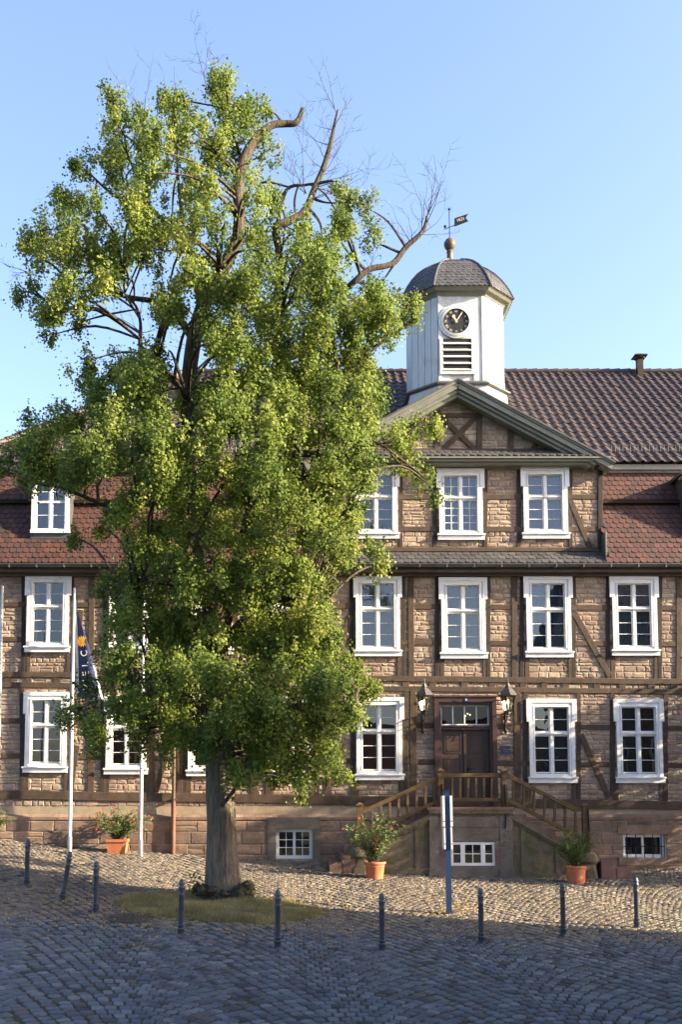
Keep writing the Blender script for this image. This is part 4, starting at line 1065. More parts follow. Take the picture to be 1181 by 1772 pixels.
# ---------------------------------------------------------------- wall lanterns
def lantern(px, label):
    p = P(px, 1210, -.45); z0 = P(px, 1262, -.45).z; zt = P(px, 1180, -.45).z
    L = empty('wall_lantern', (p.x, -.03, z0), label, 'lantern', 'lanterns flanking the door')
    H = zt-z0; c = Vector((0, -.42, 0))
    zb = P(px, 1230, -.45).z-z0; zs = P(px, 1204, -.45).z-z0
    m = MB()
    m.tube([(0,0,.02),(0,-.03,.25),(0,-.05,.45),(.0,-.16,.50),(.0,-.3,.40),(.0,-.40,.46),(0,-.42,zb-.02)], .020, 8)
    m.tube([(0,0,.0),(0,-.0,.5)], .03, 8); m.lathe([(.001,-.12),(.04,-.06),(.03,.02)], (0,-.01,.0), 8)
    m.tube([(0,-.02,.30),(0,-.15,.22),(0,-.26,.28),(0,-.24,.38),(0,-.17,.38)], .012, 6)
    for s in (-1, 1): m.tube([(0,-.42,zb-.16),(s*.07,-.42,zb-.14),(s*.10,-.42,zb-.06),(s*.13,-.42,zb)], .010, 6)
    m.build('bracket', M_iron, L, smooth=True)
    m = MB(); n = 6
    def hx(r, z): return [(r*math.cos(R(60*k+30)), -.42+r*math.sin(R(60*k+30)), z) for k in range(n)]
    def hr(mm, a, b): mm.add(a+b, [(k, (k+1) % n, n+(k+1) % n, n+k) for k in range(n)], .3)
    lo, hi = hx(.125, zb), hx(.215, zs)
    for k in range(n):
        m.tube([lo[k], hi[k]], .010, 5); m.tube([lo[k], lo[(k+1) % n]], .013, 5); m.tube([hi[k], hi[(k+1) % n]], .012, 5)
    m.add(hx(.125, zb), [(0,1,2,3,4,5)])
    fr = m.build('lantern_frame', M_iron, L)
    m = MB(); hr(m, hx(.122, zb+.005), hx(.21, zs-.005)); m.build('lantern_pane', M_lglass, L)
    m = MB(); a = [hx(.26, zs+.0), hx(.265, zs+.02), hx(.12, zs+.19), hx(.075, zs+.22), hx(.085, zs+.25), hx(.04, zs+.33), hx(.02, zs+.36)]
    for u, v in zip(a[:-1], a[1:]): hr(m, u, v)
    m.add(hx(.26, zs), [(5,4,3,2,1,0)]); m.lathe([(.02,0),(.035,.03),(.015,.05),(.02,.07),(.006,.12)], (0,-.42,zs+.35), 8)
    for k in range(n):
        q = Vector(hx(.26, zs+.01)[k]); o = (q-Vector((0,-.42,q.z))).normalized(); m.tube([q, q+o*.04+Vector((0,0,.03)), q+o*.03+Vector((0,0,.08))], [.01,.009,.004], 5)
    m.build('lantern_roof', M_zinc, L)
    m = MB(); m.lathe([(.012,0),(.03,.05),(.03,.10),(.01,.14)], (0,-.42,zb+.16), 8); m.build('bulb', M_bulb, L, smooth=True)
    m = MB(); m.lathe([(.03,0),(.025,.15)], (0,-.42,zb+.0), 8); m.build('lamp_socket', M_white, L)
    return L
lantern(735, 'old iron lantern on the wall left of the brown door, showing a lit bulb')
lantern(880, 'old iron lantern on the wall right of the brown door, above the blue plaque')
# hotel plaque
a = P(869, 1291, -.04); b_ = P(884.5, 1305, -.04)
m = MB(); m.box(a.x, b_.x, -.055, -.03, b_.z, a.z); pl = m.build('wall_plaque', M_navy, loc=((a.x+b_.x)/2, -.04, (a.z+b_.z)/2)); tag(pl, 'small blue plate with gold lettering on the stone wall right of the door', 'sign')
cz = 0
text_mesh('WELCOME', .052, M_gold, 'plaque_lettering', pl, Matrix.Translation((0, -.019, .015)) @ RX, .001); text_mesh('HOTELS', .026, M_gold, 'plaque_lettering', pl, Matrix.Translation((0, -.019, -.04)) @ RX, .001)

# ---------------------------------------------------------------- bollards
def make_bollard():
    e = empty('bollard', (0,0,0), '', 'bollard', 'dark metal bollards round the square')
    m = MB(); prf = [(.075,-.06),(.075,.02),(.062,.03),(.062,.10),(.070,.11),(.070,.125),(.056,.14),(.056,.16),(.064,.17),(.064,.185),(.050,.20),(.047,.70),(.052,.71),(.056,.725),(.052,.74),(.050,.75),(.056,.83),(.060,.845),(.060,.862),(.050,.875),(.048,.90)]
    m.lathe(prf, n=16); m.build('post', M_boll, e, smooth=True)
    m = MB(); m.lathe([(.048,.90),(.060,.905),(.062,.92),(.050,.945),(.048,.955),(.045,.975),(.028,.995),(.008,1.004),(.001,1.005)], n=16); m.build('cap', M_boll, e, smooth=True)
    for s in (-1, 1):
        m = MB(); m.tube([(s*(.062+.022*math.sin(t)), 0, .885+.024*math.cos(t)) for t in [math.pi*k/6 for k in range(7)]], .006, 5); m.build('chain_eye', M_boll, e)
    return e
B0 = make_bollard()
BL_ = [(46,1533,'bollard farthest left, near the foot of the left flagpoles, standing in sunlight'),
 (107,1559,'leaning bollard, tilted to the right in front of the flagpole'),
 (166,1581,'bollard left of the manhole cover, between the leaning one and the grass ring'),
 (313,1619,'bollard at the front left edge of the grass ring'),
 (481,1641,'bollard at the front right edge of the grass ring'),
 (662,1646,'bollard nearest the camera, left of the blue signpost'),
 (834,1633,'first bollard to the right of the blue signpost'),
 (976,1619,'bollard in front of the right plant pot, second from the right edge'),
 (1104,1606,'rightmost bollard, in front of the barred cellar window')]
for i, (px, py, lb) in enumerate(BL_):
    o = B0 if i == 0 else copy_tree(B0)
    o['label'] = lb; o.location = on_ground(px, py)
    o.rotation_euler = (random.gauss(0, .008), random.gauss(0, .008), random.uniform(-.4, .4))
    if i == 1: o.rotation_euler = (0, R(8.5), .1)

# ---------------------------------------------------------------- signpost
p = on_ground(778, 1583)
sg = empty('signpost', p, 'slim blue post with white direction panels seen edge-on', 'sign')
topz = P(775, 1367, p.y).z-p.z
m = MB(); tilt = Matrix.Rotation(R(-.6), 4, 'Y')
m.box(-.055, .055, -.05, .05, -.1, topz, M=tilt); m.box(-.058, .058, -.053, .053, topz, topz+.012, M=tilt); m.build('post', M_blue, sg)
zz = lambda py: P(775, py, p.y).z-p.z
for s in (-1, 1):
    for (ya, yb, w, dl) in ((1377, 1430, .045, .0), (1432, 1469, .03, .0)):
        m = MB(); x0 = .057 if s > 0 else -.057-w
        m.box(x0, x0+w, -.13, .13, zz(yb), zz(ya), M=tilt); m.build('sign_panel', M_white, sg)
        m = MB(); m.box(x0+.005, x0+w-.005, -.133, -.13, zz(yb)+.1, zz(yb)+.12, M=tilt); m.build('panel_rivet', M_iron, sg)

# ---------------------------------------------------------------- flagpoles and flag
def pole(px, py, topy, label):
    p = on_ground(px, py); H = P(px, topy, p.y).z-p.z
    e = empty('flagpole', p, label, 'flagpole', 'white flagpoles')
    m = MB(); m.lathe([(.045,.0),(.044,H*.5),(.030,H-.03),(.034,H-.02),(.034,H),(.01,H+.02)], n=14); m.build('pole', M_pole, e, smooth=True)
    m = MB(); m.lathe([(.10,-.03),(.10,.02),(.062,.03),(.062,.42),(.055,.44),(.048,.44)], n=14); m.build('base_sleeve', M_alu, e, smooth=True)
    m = MB(); m.box(-.05,-.035,-.02,.02,.9,1.0); m.tube([(-.048,0,.95),(-.046,0,H*.5),(-.036,0,H-.05)], .004, 4); m.build('halyard', M_alu, e)
    return e, p, H
f0, p0_, H0 = pole(120, 1477, 1018, 'white flagpole with the navy flag, in front of the leftmost windows')
pole(243, 1482, 1020, 'white flagpole to the right of the square terracotta pot, top hidden in the tree')
pole(-7.5, 1478, 1015, 'white flagpole cut off by the left edge of the photo')
# hanging flag
fy = p0_.y; n1, n2 = 14, 26
zt, zb = P(128, 1035, fy).z, P(128, 1205, fy).z; xp = p0_.x+.05
m = MB(); vs = []
def flagpt(u, v):
    """u across 0..1, v down 0..1"""
    w = .03 + .74*(v**.8)*1.0
    x = xp + w*u; y = fy + .10*math.sin(u*5.5+v*1.5)*v - .05*u*v
    z = zt + (zb-zt)*v - .35*u*(1-v) - .10*u
    return Vector((x, y, z))
for j in range(n2+1):
    for i in range(n1+1): vs.append(flagpt(i/n1, j/n2))
fs = []; 
for j in range(n2):
    for i in range(n1): m.add([vs[j*(n1+1)+i], vs[j*(n1+1)+i+1], vs[(j+1)*(n1+1)+i+1], vs[(j+1)*(n1+1)+i]], [(0,1,2,3)], .5, M_flagw if (i < 2 or (i > n1-2 and j > 14)) else M_flagb)
flag = m.build('flag', M_flagb, loc=(xp, fy, zt)); tag(flag, 'limp navy hotel flag with white lettering and sunflower, hanging from the flagpole', 'flag')
# lettering reads upwards
def flag_decal(body, px, py, size):
    q = P(px, py, fy-.13); return text_mesh(body, size, M_flagw, 'flag_lettering', flag, Matrix.Translation((q.x-xp, -.16, q.z-zt)) @ Matrix.Rotation(R(-95), 4, 'Y') @ RX, .002)
for s, x, y in (('C',146,1131),('L',148,1150),('E',149,1166),('W',150,1185)): flag_decal(s, x, y, .25)
m = MB(); q = P(142.5, 1110, fy-.12)
for k in range(14):
    a = math.pi*2*k/14; d = Vector((math.cos(a), 0, math.sin(a))); t = Vector((-math.sin(a), 0, math.cos(a)))
    if d.x > .75: continue
    c = Vector((0,-.155,0)); m.add([c+d*.05-t*.02, c+d*.10-t*.022, c+d*.165, c+d*.10+t*.022, c+d*.05+t*.02], [(0,1,2,3,4)])
m.lathe([(.055,0),(.055,.01)], (0,0,0), 12, M=Matrix.Translation((0,-.15,0)) @ RX)
sf = m.build('sunflower_print', M_sunfl, flag); sf.location = (q.x-xp, 0, q.z-zt)

# ---------------------------------------------------------------- manhole
p = on_ground(219, 1591)
m = MB(); m.lathe([(.42,-.02),(.42,.012),(.36,.013),(.355,.008),(.05,.010),(.001,.010)], n=32)
for k in range(-4, 5):
    for q in range(-4, 5):
        if k*k+q*q < 18: m.box(k*.07-.015, k*.07+.015, q*.07-.015, q*.07+.015, .008, .015)
o = m.build('manhole_cover', pm('cast_iron_cover', [(.07,.065,.06)], .6, 6, .4, .4, 40, metal=.3)); o.location = p + Vector((0,0,.022)); o.rotation_euler = (R(5), R(2.5), 0)
tag(o, 'round iron manhole cover in the cobbles at the left end of the grass', 'manhole cover')

# ---------------------------------------------------------------- potted plants
def leaf_quads(C, D, L, Wd, Nn=None):
    """C centres, D unit directions, lengths, widths -> bent rhombus leaves (two triangles + fold)"""
    n = len(C); r = rng.standard_normal((n,3)) if Nn is None else Nn; S_ = np.cross(D, r); S_ /= np.linalg.norm(S_, axis=1)[:,None]+1e-9
    N_ = np.cross(D, S_)
    L = np.asarray(L)[:,None]; Wd = np.asarray(Wd)[:,None]
    a = C-D*L*.5; b = C-S_*Wd*.5+N_*Wd*.12-D*L*.08; c = C+D*L*.5-N_*L*.10; d = C+S_*Wd*.5+N_*Wd*.12-D*L*.08
    V = np.stack([a,b,c,d],1).reshape(-1,3); i = np.arange(n)*4
    F = np.stack([np.stack([i,i+1,i+2],1), np.stack([i,i+2,i+3],1)],1).reshape(-1,3)
    return V, F
def potted(px, py, wpx, hpx, topy, label, square=False, flowers=0, spread=.5, grassy=False, plastic=False, seed=1, n_st=30):
    p = on_ground(px, py); sc = FPX/(p.y+DIST)
    w = wpx/sc; h = P(px, py-hpx, p.y).z-p.z; H = P(px, topy, p.y).z-p.z
    e = empty('potted_plant', p, label, 'potted plant')
    rn = random.Random(seed)
    m = MB()
    if square:
        a = w/2*.86; b = w/2
        vs = [(-a,-a,-.02),(a,-a,-.02),(a,a,-.02),(-a,a,-.02),(-b,-b,h-.07),(b,-b,h-.07),(b,b,h-.07),(-b,b,h-.07)]
        m.add(vs, [(0,3,2,1),(0,1,5,4),(1,2,6,5),(2,3,7,6),(3,0,4,7)]); m.box(-b-.02, b+.02, -b-.02, -b+.03, h-.07, h); m.box(-b-.02, b+.02, b-.03, b+.02, h-.07, h); m.box(-b-.02, -b+.03, -b+.03, b-.03, h-.07, h); m.box(b-.03, b+.02, -b+.03, b-.03, h-.07, h)
        m.build('pot', M_terra, e)
    else:
        r = w/2
        if plastic: prf = [(r*.84,-.02),(r*.93,h-.06),(r,h-.055),(r,h),(r*.93,h),(r*.9,h-.06)]
        else: prf = [(r*.70,-.02),(r*.74,.03),(r*.86,h*.70),(r*.88,h*.72),(r*.86,h*.745),(r*.90,h-.06),(r*.99,h-.055),(r,h-.01),(r*.98,h),(r*.9,h),(r*.88,h-.06)]
        m.lathe(prf, n=32); m.build('pot', M_terra, e, smooth=True)
    m = MB(); m.lathe([(w*.42,h-.07),(w*.42,h-.05),(.01,h-.03)], n=16); m.build('soil', M_soil, e)
    m = MB(); C = []; D = []; LL = []; WW = []; tips = []
    for k in range(n_st):
        a = rn.uniform(0, 2*math.pi); sp = spread*math.sqrt(rn.random()); hh = (H-h)*rn.uniform(.45, 1.0)*(1-.35*(sp/spread)**2)
        r0 = w*.25*rn.random(); pts = []
        for q in range(8):
            u = q/7; rr = r0 + sp*(u**1.5); pts.append(Vector((rr*math.cos(a)+.03*math.sin(q+k), rr*math.sin(a)*.8+.03*math.cos(q*1.3+k), h-.05+hh*(1-(1-u)**1.4*1.0)*(1 if u < .99 else 1))))
        m.tube(pts, [.010*(1-.7*q/7) for q in range(8)], 4)
        tips.append(pts[-1])
        st_ = 2 if not grassy else 1
        for q in range(st_, 8):
            for z in range(7 if not grassy else 9):
                u = (q-rn.random()); i0 = max(0, min(6, int(u))); c = pts[i0].lerp(pts[i0+1], u-i0)
                d = Vector((rn.gauss(0,1), rn.gauss(0,1), rn.gauss(.5 if not grassy else 1.6, .6))).normalized()
                l = rn.uniform(.07,.14) if not grassy else rn.uniform(.14,.30)
                C.append(c+d*l*.5); D.append(d); LL.append(l); WW.append(l*.22 if not grassy else .010)
    m.build('stems', M_twig, e)
    V, F = leaf_quads(np.array(C), np.array(D), LL, WW)
    np_mesh('foliage', V, F, np.repeat(rng.random(len(C)), 2), M_ole, e)
    if flowers:
        C = []; D = []
        for k in range(flowers):
            t = rn.choice(tips) + Vector((rn.gauss(0,.04), rn.gauss(0,.04), rn.gauss(-.02,.05)))
            for q in range(7):
                d = Vector((rn.gauss(0,1), rn.gauss(-.5,1), rn.gauss(.3,1))).normalized(); C.append(t+d*.02); D.append(d)
        V, F = leaf_quads(np.array(C), np.array(D), np.full(len(C), .045), np.full(len(C), .038))
        np_mesh('flowers', V, F, np.repeat(rng.random(len(C)), 2), M_flow, e)
    return e
potted(203, 1476, 33, 24, 1388, 'bushy oleander with red flowers in a square terracotta pot between the flagpoles', True, 16, .82, seed=3, n_st=46)
potted(649, 1520, 39, 29, 1390, 'tall oleander with a few pink flowers in a round terracotta pot, left of the stairs', False, 9, .80, seed=5, n_st=46)
potted(998, 1528, 35, 30, 1420, 'wispy narrow-leaved plant in a round reddish plastic pot, right of the stairs', False, 0, .5, grassy=True, plastic=True, seed=8, n_st=22)
# plant just beyond the left edge
potted(-22, 1470, 36, 26, 1384, 'leafy plant poking in at the left edge beside the stone plinth', False, 3, .62, seed=11, n_st=26)

# ---------------------------------------------------------------- fallen leaves
C = []; D = []
for k in range(4200):
    px, py = random.uniform(-60, 1240), random.triangular(1490, 1650, 1560)
    if k % 26 == 0: px, py = random.gauss(790, 22), random.gauss(1575, 7)
    q = on_ground(px, py); C.append((q.x, q.y, q.z+.036)); a = random.random()*6.3; D.append((math.cos(a), math.sin(a), random.gauss(0, .15)))
D = np.array(D); D /= np.linalg.norm(D, axis=1)[:,None]
V, F = leaf_quads(np.array(C), D, rng.uniform(.025,.06,len(C)), rng.uniform(.02,.045,len(C)))
o = np_mesh('fallen_leaves', V, F, np.repeat(rng.random(len(C)), 2), M_fall, kind='stuff'); tag(o, 'yellow fallen leaves scattered over the cobbles', 'leaves')

# ---------------------------------------------------------------- the linden tree
tb_ = on_ground(386, 1556); TY = tb_.y
tree = empty('linden_tree', tb_, 'tall old linden with full green crown and bare dead limbs, growing from the grass ring', 'tree')
def T(px, py, dy=0.0): return P(px, py, TY+dy) - tb_
def cat(pts, n=5):
    """Catmull-Rom through (vec, radius)"""
    out = []; K = len(pts)
    for i in range(K-1):
        p0, p1, p2, p3 = pts[max(0,i-1)], pts[i], pts[i+1], pts[min(K-1,i+2)]
        for j in range(n):
            t = j/n; t2 = t*t; t3 = t2*t
            v = (p1[0]*2 + (p2[0]-p0[0])*t + (p0[0]*2-p1[0]*5+p2[0]*4-p3[0])*t2 + (p1[0]*3-p0[0]-p2[0]*3+p3[0])*t3)*.5
            out.append((v, p1[1]*(1-t)+p2[1]*t))
    out.append(pts[-1]); return out
limbs = []      # lists of (vec, r)
def limb(spec, n=5):
    c = cat([(T(x, y, d), r) for x, y, d, r in spec], n); limbs.append(c); return c
tr = [(387,1566,0,.50),(386,1545,0,.455),(385,1520,0,.395),(384,1480,0,.345),(384,1420,0,.315),(382,1360,0,.31),(381,1300,0,.30),(380,1200,0,.27),(372,1080,.05,.25),(352,960,.1,.22),(345,880,.1,.19),(332,780,.15,.17),(325,700,.15,.165),(332,610,.1,.175),(352,530,.0,.165),(385,465,-.4,.155),(408,420,-.5,.14),(415,370,-.6,.13),(412,320,-.6,.125),(425,270,-.5,.115),(445,237,-.4,.095)]
limb(tr)
limb([(445,237,-.4,.09),(470,217,-.3,.082),(492,214,-.2,.078),(511,213,-.2,.068),(520,200,-.2,.055),(524,188,-.2,.045)])
limb([(420,285,-.2,.05),(405,235,-.2,.035),(392,195,-.2,.022),(375,160,-.2,.012)])
limb([(378,1130,.1,.17),(410,980,.3,.15),(440,860,.4,.14),(460,760,.4,.13),(475,680,.3,.115),(480,600,.2,.10),(485,520,.1,.09),(483,440,.1,.078),(478,395,-.1,.10),(500,383,-.1,.088),(527,366,0,.082),(545,325,.1,.072),(560,290,.1,.064),(572,250,.1,.052),(577,225,.1,.038),(585,190,.1,.020)])
limb([(478,400,.1,.05),(495,330,.3,.04),(530,320,.3,.03),(548,318,.1,.028)])
limb([(470,640,.3,.09),(530,590,.3,.075),(580,520,.3,.062),(614,487,.0,.068),(640,466,.0,.068),(668,460,.1,.066),(685,452,.2,.068),(703,428,.3,.062),(730,403,.3,.050),(738,385,.3,.038),(739,374,.3,.022)])
limb([(460,750,.4,.10),(530,700,.2,.08),(600,640,.0,.06),(650,600,-.1,.045),(690,572,-.1,.036),(715,555,-.1,.026),(728,545,-.1,.016)])
limb([(450,800,.3,.10),(520,785,0,.085),(600,790,-.3,.065),(640,770,-.4,.05),(690,760,-.5,.035),(730,730,-.6,.018)])
limb([(600,790,-.3,.05),(660,800,-.4,.035),(715,810,-.5,.024),(750,850,-.5,.012)])
limb([(340,830,.1,.11),(290,850,-.2,.085),(230,870,-.4,.07),(170,868,-.5,.05),(110,845,-.6,.035),(60,835,-.6,.024),(10,805,-.6,.012)])
limb([(170,868,-.5,.04),(165,800,-.6,.03),(160,760,-.6,.02),(175,710,-.6,.012)])
limb([(327,680,.1,.09),(280,640,-.1,.07),(245,605,-.2,.05),(243,560,-.2,.035),(235,530,-.2,.03),(215,510,-.2,.02)])
limb([(335,590,.1,.09),(290,530,.2,.07),(225,515,.2,.055),(180,505,.2,.042),(130,530,.2,.03),(80,560,.2,.012)])
limb([(385,465,0,.08),(320,430,.2,.06),(260,360,.3,.05),(200,340,.3,.035),(150,295,.3,.015)])
limb([(260,360,.3,.05),(230,290,.3,.03),(205,230,.3,.02),(190,170,.3,.01)])
limb([(320,430,.2,.05),(310,330,.3,.035),(305,260,.3,.022),(300,190,.3,.01)])
limb([(180,505,.2,.045),(170,460,.2,.035),(120,420,.2,.022),(60,410,.2,.01)])
limb([(380,1240,0,.12),(300,1200,-.5,.09),(230,1210,-.8,.06),(170,1240,-1.0,.03),(120,1230,-1.1,.012)])
limb([(382,1290,0,.12),(450,1240,-.6,.09),(520,1220,-.9,.06),(590,1230,-1.1,.03),(640,1220,-1.1,.012)])
limb([(378,1120,0,.11),(450,1050,-.6,.08),(520,1040,-.9,.05),(580,1100,-1.0,.02)])
limb([(372,1050,0,.11),(300,1010,-.6,.08),(240,1010,-.9,.05),(190,1040,-1.0,.02)])
limb([(381,1250,0,.1),(400,1200,.9,.08),(420,1130,1.8,.05),(440,1060,2.4,.02)])
limb([(350,900,0,.1),(330,850,.9,.07),(300,780,1.8,.05),(280,720,2.4,.02)])
limb([(384,1395,-.30,.05),(410,1360,-.5,.04),(430,1320,-.8,.03),(440,1280,-1.0,.015)])
trk = MB()
for i, c in enumerate(limbs):
    r = [q[1] for q in c]
    if i == 0:
        kk = 36; trk.tube([q[0] for q in c[:kk+1]], r[:kk+1], 24, 0, wob=.13, cap=False); trk.tube([q[0] for q in c[kk:]], r[kk:], 16, .7, wob=.10); continue  # upper trunk's darker bark tone carries the crown's shade
    trk.tube([q[0] for q in c], r, 22 if i == 0 else (12 if r[0] > .07 else 7), (0 if i == 0 else .85), wob=.13 if i == 0 else .08)
# bare twigs
tw_ = []
def twig(p, d, L, r, depth):
    n = 5; pts = [p]; rad = [r]
    for k in range(n):
        d = (d + Vector((random.gauss(0,.16), random.gauss(0,.13), random.gauss(.05,.13)))).normalized()
        p = p + d*(L/n); pts.append(p); rad.append(r*(1-.75*(k+1)/n))
        if depth > 0 and random.random() < .68:
            s = Vector((random.gauss(0,1), random.gauss(0,.6), random.gauss(.2,.7))).normalized()
            twig(p, (d*.8+s*.7).normalized(), L*random.uniform(.4,.65), max(.0035, rad[-1]*.6), depth-1)
    trk.tube(pts, rad, 4, .9, cap=False)
def twigs_at(px, py, dy, n, L, r, dirs, depth=2):
    for k in range(n):
        d = Vector((random.uniform(*dirs[0]), random.gauss(0,.35), random.uniform(*dirs[1]))).normalized()
        twig(T(px, py, dy), d, L*random.uniform(.7,1.15), r, depth)
for (px, py) in ((739,376),(737,390),(730,402)): twigs_at(px, py, .3, 2, 1.2, .011, ((-.25,.9),(.5,1)), 2)
twigs_at(712, 420, .3, 2, .9, .010, ((-.6,.2),(.3,1))); twigs_at(725, 405, .3, 2, 1.0, .009, ((.7,1),(-.1,.3)), 2); twigs_at(690, 448, .3, 2, .7, .008, ((-.3,.9),(-.2,.9))); twigs_at(640, 468, .3, 2, .6, .008, ((-.3,.3),(.6,1)))
for (px, py) in ((578,225),(572,250),(565,275),(560,292),(552,305),(584,200)): twigs_at(px, py, .1, 2, .9, .010, ((-.9,.9),(.3,1)), 2)
for (px, py) in ((550,315),(545,325),(538,345)): twigs_at(px, py, .1, 2, 1.25, .010, ((.5,1),(-.1,.6)), 2)
twigs_at(530, 335, .1, 3, 1.0, .010, ((-1,-.2),(-.1,.9)), 3)
twigs_at(360, 165, -.1, 2, 1.25, .012, ((-.35,.15),(.8,1)), 3); twigs_at(305, 190, .2, 2, .9, .009, ((-.3,.3),(.6,1))); twigs_at(250, 200, .3, 2, .9, .009, ((-.5,.2),(.7,1))); twigs_at(45, 470, .2, 2, .8, .009, ((-1,-.6),(0,.4)))
twigs_at(243, 575, -.2, 4, .9, .010, ((-1,.9),(-.1,.8))); twigs_at(215, 510, -.2, 3, .9, .010, ((-1,-.3),(-.4,.5))); twigs_at(510, 480, 0, 2, .8, .01, ((-.5,.8),(.2,1)))
twigs_at(560, 830, .2, 5, 1.0, .010, ((-.3,1),(-.6,.6)), 3); twigs_at(350, 800, -.5, 4, 1.2, .010, ((-1,1),(-.5,.5))); twigs_at(620, 560, -.3, 4, .9, .01, ((-.3,1),(-.4,.6))); twigs_at(390, 620, -.5, 4, 1.0, .01, ((-1,1),(-.4,.6)))
# ---- crown clumps traced from the photograph: (px, py, radius px, density)
CL = '''385 150 30;378 130 18;190 168 24;186 155 14;200 210 30;205 262 32;232 205 18;300 190 30;320 175 18;322 230 34;255 235 30;268 290 42;395 198 38;440 205 34;465 190 14;380 255 44;458 262 36;440 320 42;330 330 50;240 350 46;148 290 20;185 300 22;128 288 9;110 345 20;98 338 10;148 370 38;68 400 28;48 418 16;60 440 34;112 430 42;50 495 24;32 505 12;88 535 30;120 500 36;88 580 14;130 560 18;180 440 52;165 490 30;250 425 50;300 400 44;370 390 30;340 480 50;290 520 40;440 400 46;480 350 22;515 400 34;590 332 20;605 350 20;640 362 24;590 390 30;640 405 24;560 440 42;480 455 54;420 500 54;540 500 54;600 540 52;655 500 34;700 530 26;715 545 14;655 560 40;555 590 54;480 560 54;400 590 54;625 625 38;540 670 54;465 650 54;300 555 34;350 560 34;150 625 22;140 650 26;210 635 36;270 620 40;250 690 54;180 700 46;112 735 38;60 755 36;22 795 28;5 805 16;70 810 40;130 800 50;200 770 54;290 740 54;350 690 50;400 720 54;640 685 36;618 735 42;555 740 54;480 740 54;690 755 30;735 730 24;750 740 14;700 795 28;738 835 20;752 862 13;625 815 34;570 820 46;500 830 54;420 820 54;340 790 54;265 835 54;210 880 36;100 866 20 .5;62 830 24 .6;175 910 20 .5;130 930 12 .5;600 890 34;640 945 24;655 975 14;555 905 46;480 910 56;400 910 56;325 905 54;260 935 46;590 950 30;200 1010 30;180 1030 16;255 1005 50;330 1000 56;405 1010 56;480 1000 56;535 1010 46;215 1080 40;290 1090 56;370 1100 56;450 1090 56;525 1085 54;565 1110 34;205 1150 40;150 1192 20;125 1228 24;108 1240 12;165 1255 30;228 1215 46;300 1180 56;380 1190 56;460 1180 56;540 1165 54;598 1165 36;625 1195 20;640 1190 12;600 1235 34;540 1245 54;470 1255 54;395 1255 50;310 1250 46;165 1285 14;240 1275 28;285 1295 26;440 1310 36;495 1315 40;560 1295 36;590 1330 22;520 1358 22;420 1335 20;545 1340 20;330 1290 20;480 1345 16'''
clumps = []
for it in CL.split(';'):
    q = [float(v) for v in it.split()]; clumps.append((q[0], q[1], q[2], q[3] if len(q) > 3 else 1.0))
pxm = FPX/(TY+DIST)
# half-widths of the crown by height, for its depth
def halfw(py):
    xs_ = [c for c in clumps if abs(c[1]-py) < 60]
    return (min(c[0]-c[2] for c in xs_), max(c[0]+c[2] for c in xs_))
allc = []                                              # (vec, radius m, weight)
for (px, py, r, w) in clumps:
    a, b_ = halfw(py); mid = (a+b_)/2; hw = max(40, (b_-a)/2); u = abs(px-mid)/hw
    dep = min(3.9, math.sqrt(max(.02, 1-u*u))*hw/pxm*.80)
    allc.append((T(px, py, random.uniform(-.3,.3)*min(1, dep)), r/pxm, w))
    if r > 28:
        nfr = 2 if dep > 1.6 else 1
        for q in range(nfr):
            d = -dep*random.uniform(.45, 1.0); j = r*(.12 if u > .7 else .35); allc.append((T(px+random.gauss(0,j), py+random.gauss(0,j), d), r/pxm*random.uniform(.6,.85), w))
        if dep > 1.2:
            allc.append((T(px+random.gauss(0,r*.1), py+random.gauss(0,r*.1), dep*random.uniform(.4,.95)), r/pxm*random.uniform(.7,.85), w*.6))
LP = [q for c in limbs for q in c]
LPv = np.array([tuple(q[0]) for q in LP]); LPr = np.array([q[1] for q in LP])
C = []; D = []; LL = []; TN = []; NN = []
def hp(p): return noise.noise(p*1.1)
HOLES = [(215,560,40),(282,578,26),(175,592,22),(335,575,12),(520,300,34),(560,372,16),(515,345,26),(640,445,18),(600,425,13),(150,478,13),(100,470,9),(140,402,10),(225,288,13),(270,372,12),(357,425,13),(250,320,9),(430,330,10),(355,150,14),(345,235,12),(345,620,10),(455,300,9),(540,360,14),(620,560,11),(430,440,12),(190,700,10),(130,690,14),(85,880,26),(150,895,16),(600,1005,14),(160,1120,12),(210,1190,10),(350,1060,12),(290,1140,12),(640,860,18),(660,900,24),(600,870,12),(660,830,12),(470,1190,10),(235,900,12),(395,1130,14),(535,870,12),(420,670,10),(510,720,10)]
HL = [(T(a, b, 0), r/pxm) for a, b, r in HOLES]
def dropped(p):
    for (h, r) in HL:
        k = (p[1]+tb_.y+DIST)/(h.y+tb_.y+DIST)           # same bearing from the square, nearer or farther
        if (p[0]+tb_.x - (h.x+tb_.x)*k)**2 + ((p[2]+tb_.z-EYE) - (h.z+tb_.z-EYE)*k)**2 < (r*1.0)**2: return random.random() < .9
    if p[1] < .5:
        for li, wd, pr_ in ((0, .28, .5), (3, .2, .35)):
            best = None
            for q, r_ in limbs[li]:
                if abs(q.z-p[2]) < .25 and q.z > 5.5 and abs(q.x-p[0]) < wd: return random.random() < pr_
    return False
